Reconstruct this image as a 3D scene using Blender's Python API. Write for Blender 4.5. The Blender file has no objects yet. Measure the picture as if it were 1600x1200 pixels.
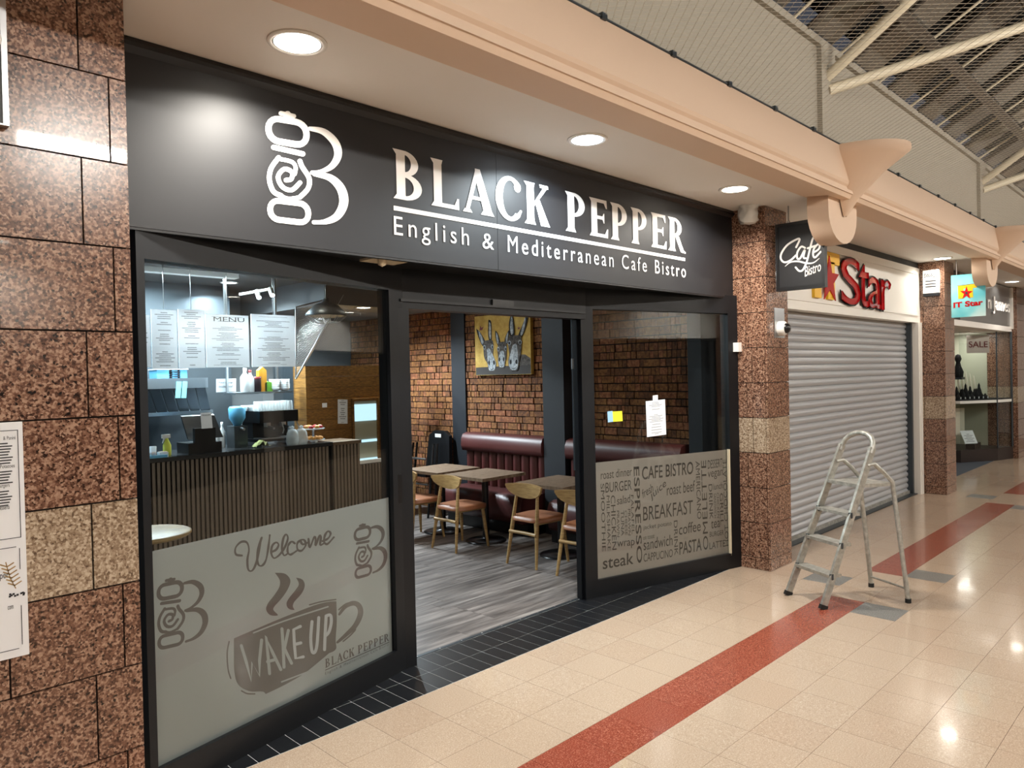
import bpy, math, random
from mathutils import Vector, Matrix
random.seed(7)
sc = bpy.context.scene
col = sc.collection
pi = math.pi

# ---------------------------------------------------------------- camera
FPX, EYE = 1150.0, Vector((0.0, -3.20, 1.75))
AX = Vector((1140, -40, FPX)).normalized()
AY = Vector((-1160, 10, FPX)); AY = (AY - AX * AX.dot(AY)).normalized()
AZ = AX.cross(AY)
if AZ.y > 0: AZ = -AZ
right = Vector((AX.x, AY.x, AZ.x)); down = Vector((AX.y, AY.y, AZ.y)); fwd = Vector((AX.z, AY.z, AZ.z))
cd = bpy.data.cameras.new('camera'); cd.sensor_width = 36.0; cd.lens = FPX / 1600 * 36.0
cd.clip_start = 0.05; cd.clip_end = 200
cam = bpy.data.objects.new('camera', cd); col.objects.link(cam)
m = Matrix.Identity(4)
for i in range(3):
    m[i][0] = right[i]; m[i][1] = -down[i]; m[i][2] = -fwd[i]; m[i][3] = EYE[i]
cam.matrix_world = m
sc.camera = cam

def ray(u, v):
    d = Vector((u - 800, v - 600, FPX)); return Vector((AX.dot(d), AY.dot(d), AZ.dot(d)))
def at(u, v, x=None, y=None, z=None):
    d = ray(u, v); k, val = (0, x) if x is not None else (1, y) if y is not None else (2, z)
    return EYE + d * ((val - EYE[k]) / d[k])
def onplane(u, v, a, b, off=0.0):           # vertical plane through plan points a, b; off = towards +normal
    ax, ay = a; bx, by = b; n = Vector((-(by - ay), bx - ax, 0)).normalized()
    d = ray(u, v); p0 = Vector((ax, ay, 0)) + n * off
    return EYE + d * ((p0 - EYE).dot(n) / d.dot(n))

# ---------------------------------------------------------------- world, exposure
w = bpy.data.worlds.new('night'); sc.world = w; w.use_nodes = True
w.node_tree.nodes['Background'].inputs[0].default_value = (0.055, 0.06, 0.075, 1)
w.node_tree.nodes['Background'].inputs[1].default_value = 0.6
sc.view_settings.view_transform = 'Standard'; sc.view_settings.look = 'None'
sc.view_settings.gamma = 1.0; sc.view_settings.use_curve_mapping = False
sc.view_settings.exposure = 0.7
try:
    sc.cycles.use_denoising = True; sc.cycles.max_bounces = 8; sc.cycles.transparent_max_bounces = 16
    sc.cycles.sample_clamp_indirect = 6.0; sc.cycles.caustics_reflective = False; sc.cycles.caustics_refractive = False
except Exception: pass
DOWN_W, OPP_W, WALL_W, KIT_W, DIN_W = 25.0, 40.0, 60.0, 72.0, 2.5

# ---------------------------------------------------------------- materials
def lin(c):
    if isinstance(c, str): c = [int(c[i:i + 2], 16) / 255 for i in (0, 2, 4)]
    return tuple(((v / 12.92) if v <= .04045 else ((v + .055) / 1.055) ** 2.4) for v in c) + (1,)
def mat(name, c, rough=.5, metal=0, spec=.5, emit=None, es=1.0, coat=0):
    mt = bpy.data.materials.new(name); mt.use_nodes = True
    b = mt.node_tree.nodes['Principled BSDF']
    b.inputs['Base Color'].default_value = lin(c); b.inputs['Roughness'].default_value = rough
    b.inputs['Metallic'].default_value = metal; b.inputs['Specular IOR Level'].default_value = spec
    if coat: b.inputs['Coat Weight'].default_value = coat
    if emit: b.inputs['Emission Color'].default_value = lin(emit); b.inputs['Emission Strength'].default_value = es
    return mt
class NT:
    def __init__(s, mt): s.t = mt.node_tree; s.b = s.t.nodes['Principled BSDF']
    def n(s, ty, **kw):
        q = s.t.nodes.new(ty)
        for k, v in kw.items():
            if k in q.inputs: q.inputs[k].default_value = v
            else: setattr(q, k, v)
        return q
    def l(s, a, b): s.t.links.new(a, b)
    def ramp(s, fac, stops, interp='LINEAR'):
        r = s.n('ShaderNodeValToRGB'); r.color_ramp.interpolation = interp
        e = r.color_ramp.elements
        while len(e) < len(stops): e.new(1.0)
        for q, (p, c) in zip(e, stops): q.position = p; q.color = lin(c)
        s.l(fac, r.inputs[0]); return r.outputs[0]
    def coord(s, scale=(1, 1, 1), rnd=True):
        tc = s.n('ShaderNodeTexCoord'); mp = s.n('ShaderNodeMapping'); mp.inputs['Scale'].default_value = scale
        s.l(tc.outputs['Object'], mp.inputs[0])
        if rnd:
            oi = s.n('ShaderNodeObjectInfo'); mu = s.n('ShaderNodeMath', operation='MULTIPLY'); mu.inputs[1].default_value = 37.0
            s.l(oi.outputs['Random'], mu.inputs[0]); s.l(mu.outputs[0], mp.inputs['Location'])
        return mp.outputs[0]
    def noise(s, vec, scale, detail=4, rough=.5):
        q = s.n('ShaderNodeTexNoise'); q.inputs['Scale'].default_value = scale; q.inputs['Detail'].default_value = detail
        q.inputs['Roughness'].default_value = rough; s.l(vec, q.inputs['Vector']); return q.outputs['Fac']
    def bump(s, h, st=.3, dist=.01):
        q = s.n('ShaderNodeBump'); q.inputs['Strength'].default_value = st; q.inputs['Distance'].default_value = dist
        s.l(h, q.inputs['Height']); s.l(q.outputs[0], s.b.inputs['Normal'])
def granite(name, stops, rough=.22, coat=.4):
    mt = mat(name, '7a5a48', rough, coat=coat); t = NT(mt); v = t.coord()
    vo = t.n('ShaderNodeTexVoronoi'); vo.inputs['Scale'].default_value = 130; t.l(v, vo.inputs['Vector'])
    a = t.noise(v, 55, 3, .7)
    mx = t.n('ShaderNodeMath', operation='MULTIPLY_ADD'); mx.inputs[1].default_value = .55
    t.l(vo.outputs['Color'], mx.inputs[0]); sb = t.n('ShaderNodeMath', operation='MULTIPLY'); sb.inputs[1].default_value = .75
    t.l(a, sb.inputs[0]); t.l(sb.outputs[0], mx.inputs[2])
    t.l(t.ramp(mx.outputs[0], stops), t.b.inputs['Base Color']); return mt
M = {}
M['granite'] = granite('granite', [(.36, '140d0b'), (.5, '4d3226'), (.66, '795644'), (.85, 'ab8a74')])
M['granite_pale'] = granite('granite_pale', [(.36, '574536'), (.5, '826c57'), (.66, 'a08b74'), (.85, 'c4b29b')])
M['grout'] = mat('grout', '1a1310', .8)
def terrazzo(name, c0, c1, c2, rough):
    mt = mat(name, c1, rough, coat=.25); t = NT(mt); v = t.coord()
    a = t.noise(v, 170, 2, .6)
    t.l(t.ramp(a, [(.34, c0), (.46, c1), (.56, c1), (.68, c2)]), t.b.inputs['Base Color'])
    t.b.inputs['Coat Roughness'].default_value = .06
    return mt
M['cream'] = terrazzo('cream_terrazzo', 'a08b77', 'b59f89', 'cab9a5', .17)
M['cream2'] = terrazzo('cream_terrazzo_pink', '9e8874', 'b29b85', 'c8b5a0', .17)
M['red'] = terrazzo('red_terrazzo', '6b2f20', '8f4634', 'b87a62', .22)
M['greyt'] = terrazzo('grey_terrazzo', '4a4a48', '74736f', 'a5a39d', .3)
M['joint'] = mat('floor_joint', '9c8873', .5)
M['blacktile'] = mat('black_quarry_tile', '0d0f13', .35)
M['tilegrout'] = mat('tile_grout', 'b4b6b4', .8)
M['black'] = mat('black_paint', '090a0d', .4)
M['frame'] = mat('charcoal_powder_coat', '0a0c10', .42, spec=.35)
M['signblack'] = mat('satin_black_panel', '131418', .48)
M['white'] = mat('white_paint', 'e9e6df', .5)
M['print'] = mat('white_vinyl', 'f3f1ee', .35)
M['ceil'] = mat('ceiling_white', 'e8e4de', .7)
M['peach'] = mat('peach_paint', 'dcc2aa', .65)
M['greywall'] = mat('grey_upstand', '8f887a', .7)
M['steel'] = mat('brushed_steel', 'b4b6b8', .32, 1)
M['alu'] = mat('aluminium', 'c3c4c3', .36, .9)
M['aludirty'] = mat('aluminium_worn', 'aaa79c', .5, .7)
t = NT(M['aludirty']); t.l(t.ramp(t.noise(t.coord(), 30, 5), [(.3, '9b9991'), (.6, 'bbb9b1'), (.78, 'd8d6d0')]), t.b.inputs['Base Color'])
M['rubber'] = mat('black_rubber', '0c0c0c', .7)
M['wood'] = mat('oak', 'a98a5c', .45)
t = NT(M['wood']); t.l(t.ramp(t.noise(t.coord((2, 2, 14)), 6, 5), [(.3, '8e6f45'), (.7, 'b3935f')]), t.b.inputs['Base Color'])
M['tabletop'] = mat('rustic_board', '8a7560', .5)
t = NT(M['tabletop']); t.l(t.ramp(t.noise(t.coord((3, 26, 3)), 5, 6, .65), [(.3, '3f3022'), (.5, '6b5744'), (.72, '8c7a66')]), t.b.inputs['Base Color'])
M['tan'] = mat('tan_leather', '8d5b3e', .42)
M['oxblood'] = mat('oxblood_leather', '4a211f', .42)
M['darkleather'] = mat('dark_leather', '2a1c20', .3)
M['navy'] = mat('navy_paint', '0a0f17', .6)
M['slat'] = mat('wood_slat', '6f6052', .55)
M['slatback'] = mat('slat_backing', '15130f', .8)
M['woodpanel'] = mat('stained_board', '7d5523', .5)
t = NT(M['woodpanel']); t.l(t.ramp(t.noise(t.coord((8, 2, 30)), 3, 5), [(.3, '5e3d17'), (.7, '94682e')]), t.b.inputs['Base Color'])
M['worktop'] = mat('dark_worktop', '1d1e20', .25)
M['lightwork'] = mat('pale_worktop', '5d4a38', .4)
M['interior'] = mat('interior_grey', '5c5f62', .7)
M['intdark'] = mat('interior_dark_ceiling', '3b3a3a', .8)
M['brickgap'] = mat('brick_mortar', '1d1209', .9)
def brickm(name, a, b, c):
    mt = mat(name, b, .85); t = NT(mt); v = t.coord()
    n1 = t.noise(v, 28, 5, .65)
    t.l(t.ramp(n1, [(.28, a), (.5, b), (.72, c)]), t.b.inputs['Base Color']); t.bump(n1, .6, .01); return mt
M['brick'] = [brickm('brick_a', '3f230f', '6e441f', '8f6334'), brickm('brick_b', '321b0c', '5a3418', '7d5028'), brickm('brick_c', '4c2917', '7a4729', '9a6a45')]
M['plank'] = mat('grey_vinyl_plank', '8a8480', .38)
t = NT(M['plank']); v = t.coord((.8, 9, 1))
na = t.noise(v, 2.2, 6, .62)
t.l(t.ramp(na, [(.3, '332e2c'), (.45, '5c5653'), (.6, '7d7672'), (.75, 'a09993')]), t.b.inputs['Base Color'])
M['shutter'] = mat('galvanised_slat', 'b4b6b9', .34, .35)
M['paper'] = mat('paper', 'e9eaec', .6)
M['ink'] = mat('ink', '26252a', .6)
M['film'] = mat('frosted_film', '969696', .55)
M['filmdark'] = mat('film_print', '574f4d', .55)
M['filmbrown'] = mat('film_print_brown', '3e342f', .55)
M['filmr'] = mat('frosted_film_warm', '9b8e86', .55)
M['redpl'] = mat('red_acrylic', 'b3161d', .15, coat=.5)
M['yellowpl'] = mat('yellow_acrylic', 'e8b620', .3)
M['plastic'] = mat('white_plastic', 'e6e4df', .4)
M['cream_pl'] = mat('cream_plastic', 'd9ccb0', .45)
M['blackpl'] = mat('black_plastic', '0b0b0d', .3)
M['bluesteel'] = mat('stainless', 'a9b4be', .28, .9)
M['cyan'] = mat('cyan_cloth', '8fd3dc', .8)
M['stack'] = mat('stainless_dark', '4b5258', .4, .8)
M['ceramic'] = mat('white_ceramic', 'eef0f0', .25)
M['yellowliq'] = mat('yellow_liquid', 'd3d75a', .3)
M['amber'] = mat('amber_drink', 'b5701e', .2)
M['orange'] = mat('orange_card', 'f0a52c', .6)
M['green'] = mat('green_card', '74c23a', .6)
M['redcap'] = mat('dark_red', '6d1414', .4)
M['clothgreen'] = mat('olive_cloth', '9aa06a', .9)
M['bluebox'] = mat('blue_plastic', '5fa8cf', .4)
M['pastry'] = mat('pastry', 'c98f45', .6)
M['berry'] = mat('berry_red', 'a32626', .5)
M['net'] = mat('net_cord', 'b9b0a0', .7)
M['truss'] = mat('cream_steel', 'cfc4ab', .5)
M['roofdark'] = mat('roof_dark', '0a0908', .8)
M['roofpanel'] = mat('polycarbonate', '5b564e', .1, coat=.6)
M['purlin'] = mat('purlin_brown', '3d342a', .6)
M['mat'] = mat('blue_grey_carpet', '3c434c', .9)
M['velvet'] = mat('black_velvet', '08080a', .9)
M['pearl'] = mat('pale_display', 'c9c4b2', .5)
M['jewback'] = mat('showcase_lining', 'b9bba8', .6)
M['darkplinth'] = mat('dark_plinth', '2d2523', .4)
M['signteal'] = mat('teal_sign', '8ed0d4', .35)
t = NT(M['signteal']); v = t.coord(rnd=False); t.l(t.ramp(t.noise(v, 2.2, 2), [(.35, '4fb0bd'), (.5, '86cbd0'), (.66, 'cfe8e6')]), t.b.inputs['Base Color'])
M['sale'] = mat('sale_card', 'cfc0b8', .6)
M['skyblue'] = mat('sticker_blue', '9cc9ec', .4)
M['stickyellow'] = mat('sticker_yellow', 'e9e23a', .4)
M['sacking'] = mat('white_wrap', 'dcdcd8', .6)
M['canvas'] = mat('ochre_canvas', 'c79f42', .7)
M['dgrey'] = mat('donkey_grey', '4a4542', .8)
M['dpale'] = mat('donkey_muzzle', 'a9b1b7', .8)
M['ddark'] = mat('donkey_dark', '1b1a1c', .8)
for k_, lo_, hi_ in (('dgrey', '1f1c1c', '6d6762'), ('dpale', '5d666e', 'c6cdd2'), ('canvas', 'a8822f', 'cfae58')):
    t = NT(M[k_]); t.l(t.ramp(t.noise(t.coord(rnd=False), 34 if k_ != 'canvas' else 7, 5, .7), [(.34, lo_), (.66, hi_)]), t.b.inputs['Base Color'])
M['ledge'] = mat('painted_ledge', '3a3634', .8)
def emis(name, c, s):
    mt = bpy.data.materials.new(name); mt.use_nodes = True; t = mt.node_tree; t.nodes.clear()
    e = t.nodes.new('ShaderNodeEmission'); e.inputs[0].default_value = lin(c); e.inputs[1].default_value = s
    o = t.nodes.new('ShaderNodeOutputMaterial'); t.links.new(e.outputs[0], o.inputs[0]); return mt
M['lamp'] = emis('lamp_diffuser', 'fff6e6', 14)
M['lampcool'] = emis('lamp_diffuser_cool', 'e8f4ff', 14)
M['fridgelit'] = emis('fridge_led', 'bfe2f5', 1.0)
def glass(name, tint, ior=1.5):
    mt = bpy.data.materials.new(name); mt.use_nodes = True; t = mt.node_tree; t.nodes.clear()
    tr = t.nodes.new('ShaderNodeBsdfTransparent'); tr.inputs[0].default_value = lin(tint)
    gl = t.nodes.new('ShaderNodeBsdfGlossy'); gl.inputs['Roughness'].default_value = 0.0
    fr = t.nodes.new('ShaderNodeFresnel'); fr.inputs[0].default_value = ior
    mx = t.nodes.new('ShaderNodeMixShader'); o = t.nodes.new('ShaderNodeOutputMaterial')
    ge = t.nodes.new('ShaderNodeNewGeometry'); io = t.nodes.new('ShaderNodeMapRange')     # same index from both sides of a thin pane
    io.inputs['To Min'].default_value = ior; io.inputs['To Max'].default_value = 1 / ior
    t.links.new(ge.outputs['Backfacing'], io.inputs['Value']); t.links.new(io.outputs[0], fr.inputs[0])
    t.links.new(fr.outputs[0], mx.inputs[0]); t.links.new(tr.outputs[0], mx.inputs[1]); t.links.new(gl.outputs[0], mx.inputs[2])
    t.links.new(mx.outputs[0], o.inputs[0]); return mt
M['glass'] = glass('window_glass', 'f3f6f5', 1.45)
M['glassware'] = mat('glassware', 'e6ecee', .08); M['glassware'].node_tree.nodes['Principled BSDF'].inputs['Alpha'].default_value = .38
# printed page of small unreadable type: dark lines on paper
def page(name, rows, seed):
    mt = mat(name, 'e9edf2', .6); t = NT(mt); tc = t.n('ShaderNodeTexCoord'); sp = t.n('ShaderNodeSeparateXYZ'); t.l(tc.outputs['UV'], sp.inputs[0])
    def mth(op, a, b=None, c=None):
        q = t.n('ShaderNodeMath', operation=op)
        for i, v in enumerate((a, b, c)):
            if v is None: continue
            if isinstance(v, (int, float)): q.inputs[i].default_value = v
            else: t.l(v, q.inputs[i])
        return q.outputs[0]
    ry = mth('MULTIPLY', sp.outputs[1], rows); fl = mth('FLOOR', ry); fr = mth('FRACT', ry)
    wn = t.n('ShaderNodeTexWhiteNoise', noise_dimensions='1D'); t.l(mth('ADD', fl, seed), wn.inputs['W'])
    half = mth('MULTIPLY_ADD', wn.outputs['Value'], .3, .1)
    inx = mth('LESS_THAN', mth('ABSOLUTE', mth('SUBTRACT', sp.outputs[0], .5)), half)
    iny = mth('LESS_THAN', mth('ABSOLUTE', mth('SUBTRACT', fr, .5)), .24)
    wn2 = t.n('ShaderNodeTexWhiteNoise', noise_dimensions='1D'); t.l(mth('ADD', fl, seed + 91), wn2.inputs['W'])
    on = mth('GREATER_THAN', wn2.outputs['Value'], .22)
    nz = t.noise(tc.outputs['UV'], 160, 1); let = mth('GREATER_THAN', nz, .42)
    edge = mth('MULTIPLY', mth('LESS_THAN', mth('ABSOLUTE', mth('SUBTRACT', sp.outputs[1], .5)), .46), mth('MULTIPLY', inx, iny))
    f = mth('MULTIPLY', mth('MULTIPLY', edge, on), let)
    t.l(t.ramp(mth('MULTIPLY', f, .75), [(0, 'e6ebf1'), (1, '1a1a22')]), t.b.inputs['Base Color']); return mt

# ---------------------------------------------------------------- mesh helpers
class MB:
    def __init__(s): s.v = []; s.f = []; s.mi = []; s.sm = []; s.uv = {}
    def add(s, vs, fs, mi=0, smooth=False):
        o = len(s.v); s.v += [tuple(p) for p in vs]
        for f in fs: s.f.append(tuple(i + o for i in f)); s.mi.append(mi); s.sm.append(smooth)
        return s
    def box(s, a, b, mi=0):
        x0, x1 = sorted((a[0], b[0])); y0, y1 = sorted((a[1], b[1])); z0, z1 = sorted((a[2], b[2]))
        vs = [(x0, y0, z0), (x1, y0, z0), (x1, y1, z0), (x0, y1, z0), (x0, y0, z1), (x1, y0, z1), (x1, y1, z1), (x0, y1, z1)]
        return s.add(vs, [(0, 3, 2, 1), (4, 5, 6, 7), (0, 1, 5, 4), (1, 2, 6, 5), (2, 3, 7, 6), (3, 0, 4, 7)], mi)
    def prism(s, pts, ext, mi=0, smooth=False):            # polygon (3D points) swept by vector ext
        n = len(pts); e = Vector(ext); P = [Vector(p) for p in pts]
        vs = P + [p + e for p in P]
        return s.add(vs, [tuple(range(n))[::-1], tuple(range(n, 2 * n))], mi).add(vs, [(i, (i + 1) % n, n + (i + 1) % n, n + i) for i in range(n)], mi, smooth)
    def tube(s, pts, r, n=8, mi=0, cap=True):
        P = [Vector(p) for p in pts]; R = r if isinstance(r, (list, tuple)) else [r] * len(P)
        rings = []; up = None
        for i, p in enumerate(P):
            d = (P[min(i + 1, len(P) - 1)] - P[max(i - 1, 0)]).normalized()
            if up is None: up = Vector((0, 0, 1)) if abs(d.z) < .9 else Vector((1, 0, 0))
            a = d.cross(up).normalized(); b = a.cross(d).normalized(); up = b
            rings.append([p + (a * math.cos(2 * pi * k / n) + b * math.sin(2 * pi * k / n)) * R[i] for k in range(n)])
        vs = [q for g in rings for q in g]; fs = []
        for i in range(len(P) - 1):
            for k in range(n): fs.append((i * n + k, i * n + (k + 1) % n, (i + 1) * n + (k + 1) % n, (i + 1) * n + k))
        s.add(vs, fs, mi, True)
        if cap: s.add(rings[0], [tuple(range(n))[::-1]], mi); s.add(rings[-1], [tuple(range(n))], mi)
        return s
    def lathe(s, prof, c, n=20, mi=0, a0=0, a1=2 * pi):      # prof: (r, z) from bottom up
        vs = []; full = abs(a1 - a0 - 2 * pi) < 1e-6; k = n if full else n + 1
        for r, z in prof:
            for i in range(k):
                a = a0 + (a1 - a0) * i / n; vs.append((c[0] + r * math.cos(a), c[1] + r * math.sin(a), c[2] + z))
        fs = []
        for j in range(len(prof) - 1):
            for i in range(n): fs.append((j * k + i, j * k + (i + 1) % k, (j + 1) * k + (i + 1) % k, (j + 1) * k + i))
        s.add(vs, fs, mi, True)
        if full:
            if prof[0][0] > 1e-4: s.add(vs[:k], [tuple(range(k))[::-1]], mi)
            if prof[-1][0] > 1e-4: s.add(vs[-k:], [tuple(range(k))], mi)
        return s
    def build(s, name, mats, parent=None, world=False):
        me = bpy.data.meshes.new(name); off = Vector((0, 0, 0))
        if world and parent is not None: off = Vector(parent.location)
        me.from_pydata([tuple(Vector(p) - off) for p in s.v], [], s.f); me.update()
        if not isinstance(mats, (list, tuple)): mats = [mats]
        for q in mats: me.materials.append(q)
        me.polygons.foreach_set('material_index', s.mi); me.polygons.foreach_set('use_smooth', s.sm)
        o = bpy.data.objects.new(name, me); col.objects.link(o)
        if parent is not None: o.parent = parent
        return o
def tag(o, label=None, cat=None, group=None, kind=None):
    if label: o['label'] = label
    if cat: o['category'] = cat
    if group: o['group'] = group
    if kind: o['kind'] = kind
    return o
def thing(name, loc, label, cat, group=None, rz=0):
    o = bpy.data.objects.new(name, None); col.objects.link(o); o.location = loc; o.rotation_euler.z = rz
    return tag(o, label, cat, group)
def copy_tree(o, parent=None):
    c = o.copy(); col.objects.link(c); c.parent = parent
    for ch in [q for q in o.children]: copy_tree(ch, c)
    return c
def inst(name, me, loc, parent, scale=None, rot=None):
    o = bpy.data.objects.new(name, me); col.objects.link(o); o.parent = parent; o.location = loc
    if scale: o.scale = scale
    if rot: o.rotation_euler = rot
    return o
def struct(name, mb, mats, parent=None):
    o = mb.build(name, mats, parent)
    if parent is None: o['kind'] = 'structure'
    return o
def uvbox(o, pts_uv=None): pass
def sheet(name, p0, pu, pv, th, m, parent=None, world=True):
    # thin rectangular sheet with UV 0..1 on its front; p0 = lower left, pu = lower right, pv = upper left
    p0, pu, pv = Vector(p0), Vector(pu), Vector(pv); n = (pu - p0).cross(pv - p0).normalized() * th
    q = [p0, pu, pu + pv - p0, pv]; off = Vector(parent.location) if (parent is not None and world) else Vector((0, 0, 0))
    vs = [p - off for p in q] + [p - n - off for p in q]
    me = bpy.data.meshes.new(name); me.from_pydata([tuple(v) for v in vs], [], [(0, 1, 2, 3), (7, 6, 5, 4), (0, 4, 5, 1), (1, 5, 6, 2), (2, 6, 7, 3), (3, 7, 4, 0)]); me.update()
    ul = me.uv_layers.new(name='UVMap'); c4 = [(0, 0), (1, 0), (1, 1), (0, 1)]
    for lp in me.loops: ul.data[lp.index].uv = c4[lp.vertex_index % 4]
    me.materials.append(m); o = bpy.data.objects.new(name, me); col.objects.link(o)
    if parent is not None: o.parent = parent
    return o

# ---------------------------------------------------------------- lettering helpers
_tc = {}
def textmesh(body, spacing=1.0, bold=0.0, shear=0.0):
    key = (body, spacing, bold, shear)
    if key in _tc: return _tc[key]
    c = bpy.data.curves.new('lettering', 'FONT'); c.body = body; c.space_character = spacing; c.offset = bold; c.shear = shear
    c.resolution_u = 4; c.fill_mode = 'FRONT'
    o = bpy.data.objects.new('lettering', c); col.objects.link(o)
    dg = bpy.context.evaluated_depsgraph_get(); me = bpy.data.meshes.new_from_object(o.evaluated_get(dg))
    vs = [v.co.copy() for v in me.vertices]; fs = [tuple(p.vertices) for p in me.polygons]
    bpy.data.objects.remove(o); bpy.data.curves.remove(c); bpy.data.meshes.remove(me)
    x0 = min(v.x for v in vs); x1 = max(v.x for v in vs); y0 = min(v.y for v in vs); y1 = max(v.y for v in vs)
    r = ([((v.x - x0) / (x1 - x0), (v.y - y0) / (y1 - y0)) for v in vs], fs, (x1 - x0) / (y1 - y0)); _tc[key] = r; return r
def textquad(mb, body, bl, br, tl, th=0.0, mi=0, spacing=1.0, bold=0.0):
    vs, fs, asp = textmesh(body, spacing, bold); bl, br, tl = Vector(bl), Vector(br), Vector(tl)
    U, V = br - bl, tl - bl
    P = [bl + U * a + V * b for a, b in vs]
    mb.add(P, fs, mi)
    if th:
        n = U.cross(V).normalized() * th; ed = {}
        for f in fs:
            for i in range(len(f)):
                e = (f[i], f[(i + 1) % len(f)]); k = tuple(sorted(e)); ed[k] = None if k in ed else e
        Q = P + [p - n for p in P]; N = len(P)
        mb.add(Q, [(e[1], e[0], e[0] + N, e[1] + N) for e in ed.values() if e], mi)
    return mb
def text_in(mb, body, x0, x1, z0, z1, y, n=-1, th=0, mi=0, spacing=1.0, bold=0.0):   # on a wall facing -y
    return textquad(mb, body, (x0, y, z0), (x1, y, z0), (x0, y, z1), th, mi, spacing, bold)
def smoothpts(pts, k=5):
    P = [Vector((p[0], p[1])) for p in pts]; out = []
    for i in range(len(P) - 1):
        a, b, c, d = P[max(i - 1, 0)], P[i], P[i + 1], P[min(i + 2, len(P) - 1)]
        for j in range(k):
            t = j / k
            out.append(.5 * ((2 * b) + (c - a) * t + (2 * a - 5 * b + 4 * c - d) * t * t + (3 * b - a - 3 * c + d) * t ** 3))
    out.append(P[-1]); return out
def stroke2(pts, wd, smooth=True, closed=False):        # 2D ribbon -> (verts, faces)
    P = smoothpts(pts) if smooth else [Vector((p[0], p[1])) for p in pts]
    n = len(P); W = wd if callable(wd) else (lambda t: wd)
    vs = []; fs = []
    for i, p in enumerate(P):
        if closed: d = P[(i + 1) % n] - P[i - 1]
        else: d = P[min(i + 1, n - 1)] - P[max(i - 1, 0)]
        d = d.normalized() if d.length > 1e-9 else Vector((1, 0)); q = Vector((-d.y, d.x)) * W(i / max(n - 1, 1)) / 2
        vs += [p + q, p - q]
    for i in range(n - 1 + (1 if closed else 0)):
        j = (i + 1) % n; fs.append((2 * i, 2 * i + 1, 2 * j + 1, 2 * j))
    if not closed:
        for e in (0, n - 1):                            # round ends
            o = len(vs); r = W(e / max(n - 1, 1)) / 2; dv = (P[0] - P[1]) if e == 0 else (P[-1] - P[-2])
            a0 = math.atan2(dv.y, dv.x); vs += [P[e] + Vector((math.cos(a0 + (k - 4) * pi / 8), math.sin(a0 + (k - 4) * pi / 8))) * r for k in range(9)]
            fs.append(tuple(range(o, o + 9)))
    return vs, fs
def rrect(cx, cy, hw, hh, r, n=5, skew=0):
    out = []
    for qx, qy, a0 in ((1, 1, 0), (-1, 1, 90), (-1, -1, 180), (1, -1, 270)):
        for i in range(n + 1):
            a = math.radians(a0 + 90 * i / n); x = qx * (hw - r) + r * math.cos(a); y = qy * (hh - r) + r * math.sin(a)
            out.append((cx + x, cy + y + skew * x))
    return out

# ================================================================ the mall shell
FL = MB().box((-5, -6.5, -.12), (20.5, 0.5, -.02)); floor = struct('floor', FL, M['joint'])
_bx = {}
def boxmesh(dx, dy, dz, m, bev=0.0):          # box with its corner at the origin, cached by size and material
    k = (round(dx, 4), round(dy, 4), round(dz, 4), m.name)
    if k not in _bx:
        o = MB().box((0, 0, 0), (dx, dy, dz)).build('piece', m); _bx[k] = o.data; bpy.data.objects.remove(o)
    return _bx[k]
T = .3; G = .0018
cells = []
for i in range(-14, 60):
    for j in range(0, 21):
        x0 = 2.69 + (i - 9) * T; y1 = -j * T - .0
        if x0 < -4.9 or x0 > 20.2: continue
        c = Vector((x0 + T / 2, y1 - T / 2, 0)); d = (c - EYE)
        w_ = fwd.dot(d); 
        vis = w_ > .3 and -50 < 800 + FPX * right.dot(d) / w_ < 1650 and 600 + FPX * down.dot(d) / w_ < 1260
        mname = 'cream' if random.random() < .8 else 'cream2'
        if j == 3: mname = 'red'
        cells.append((0 if vis else 1, d.length, x0, y1, mname))
def gridcell(x, y): return (round((x - 2.69) / T), round(-y / T))
special = {}
for gx, gy, mn in ((9, 4, 'greyt'), (13, 4, 'greyt'), (11, 2, 'greyt'), (10, 3, 'cream'), (11, 3, 'cream'), (12, 3, 'cream'),
                   (27, 3, 'cream'), (28, 3, 'cream'), (29, 3, 'cream'), (26, 4, 'greyt'), (30, 4, 'greyt'), (28, 2, 'greyt')):
    special[(gx, gy)] = mn
cells.sort()
rest = {}
for n_, (a, d, x0, y1, mn) in enumerate(cells):
    mn = special.get((round((x0 - 2.69) / T), round(-y1 / T)), 'red' if mn == 'red' else mn)
    if n_ < 300: inst('floor_tile', boxmesh(T - G, T - G, .02, M[mn]), (x0, y1 - T, -.02), floor)
    else: rest.setdefault(mn, MB()).box((x0, y1 - T, -.02), (x0 + T - G, y1 - G, 0))
for mn, mb in rest.items(): tag(mb.build('far_floor_tiles', M[mn], floor), kind='stuff')

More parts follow.
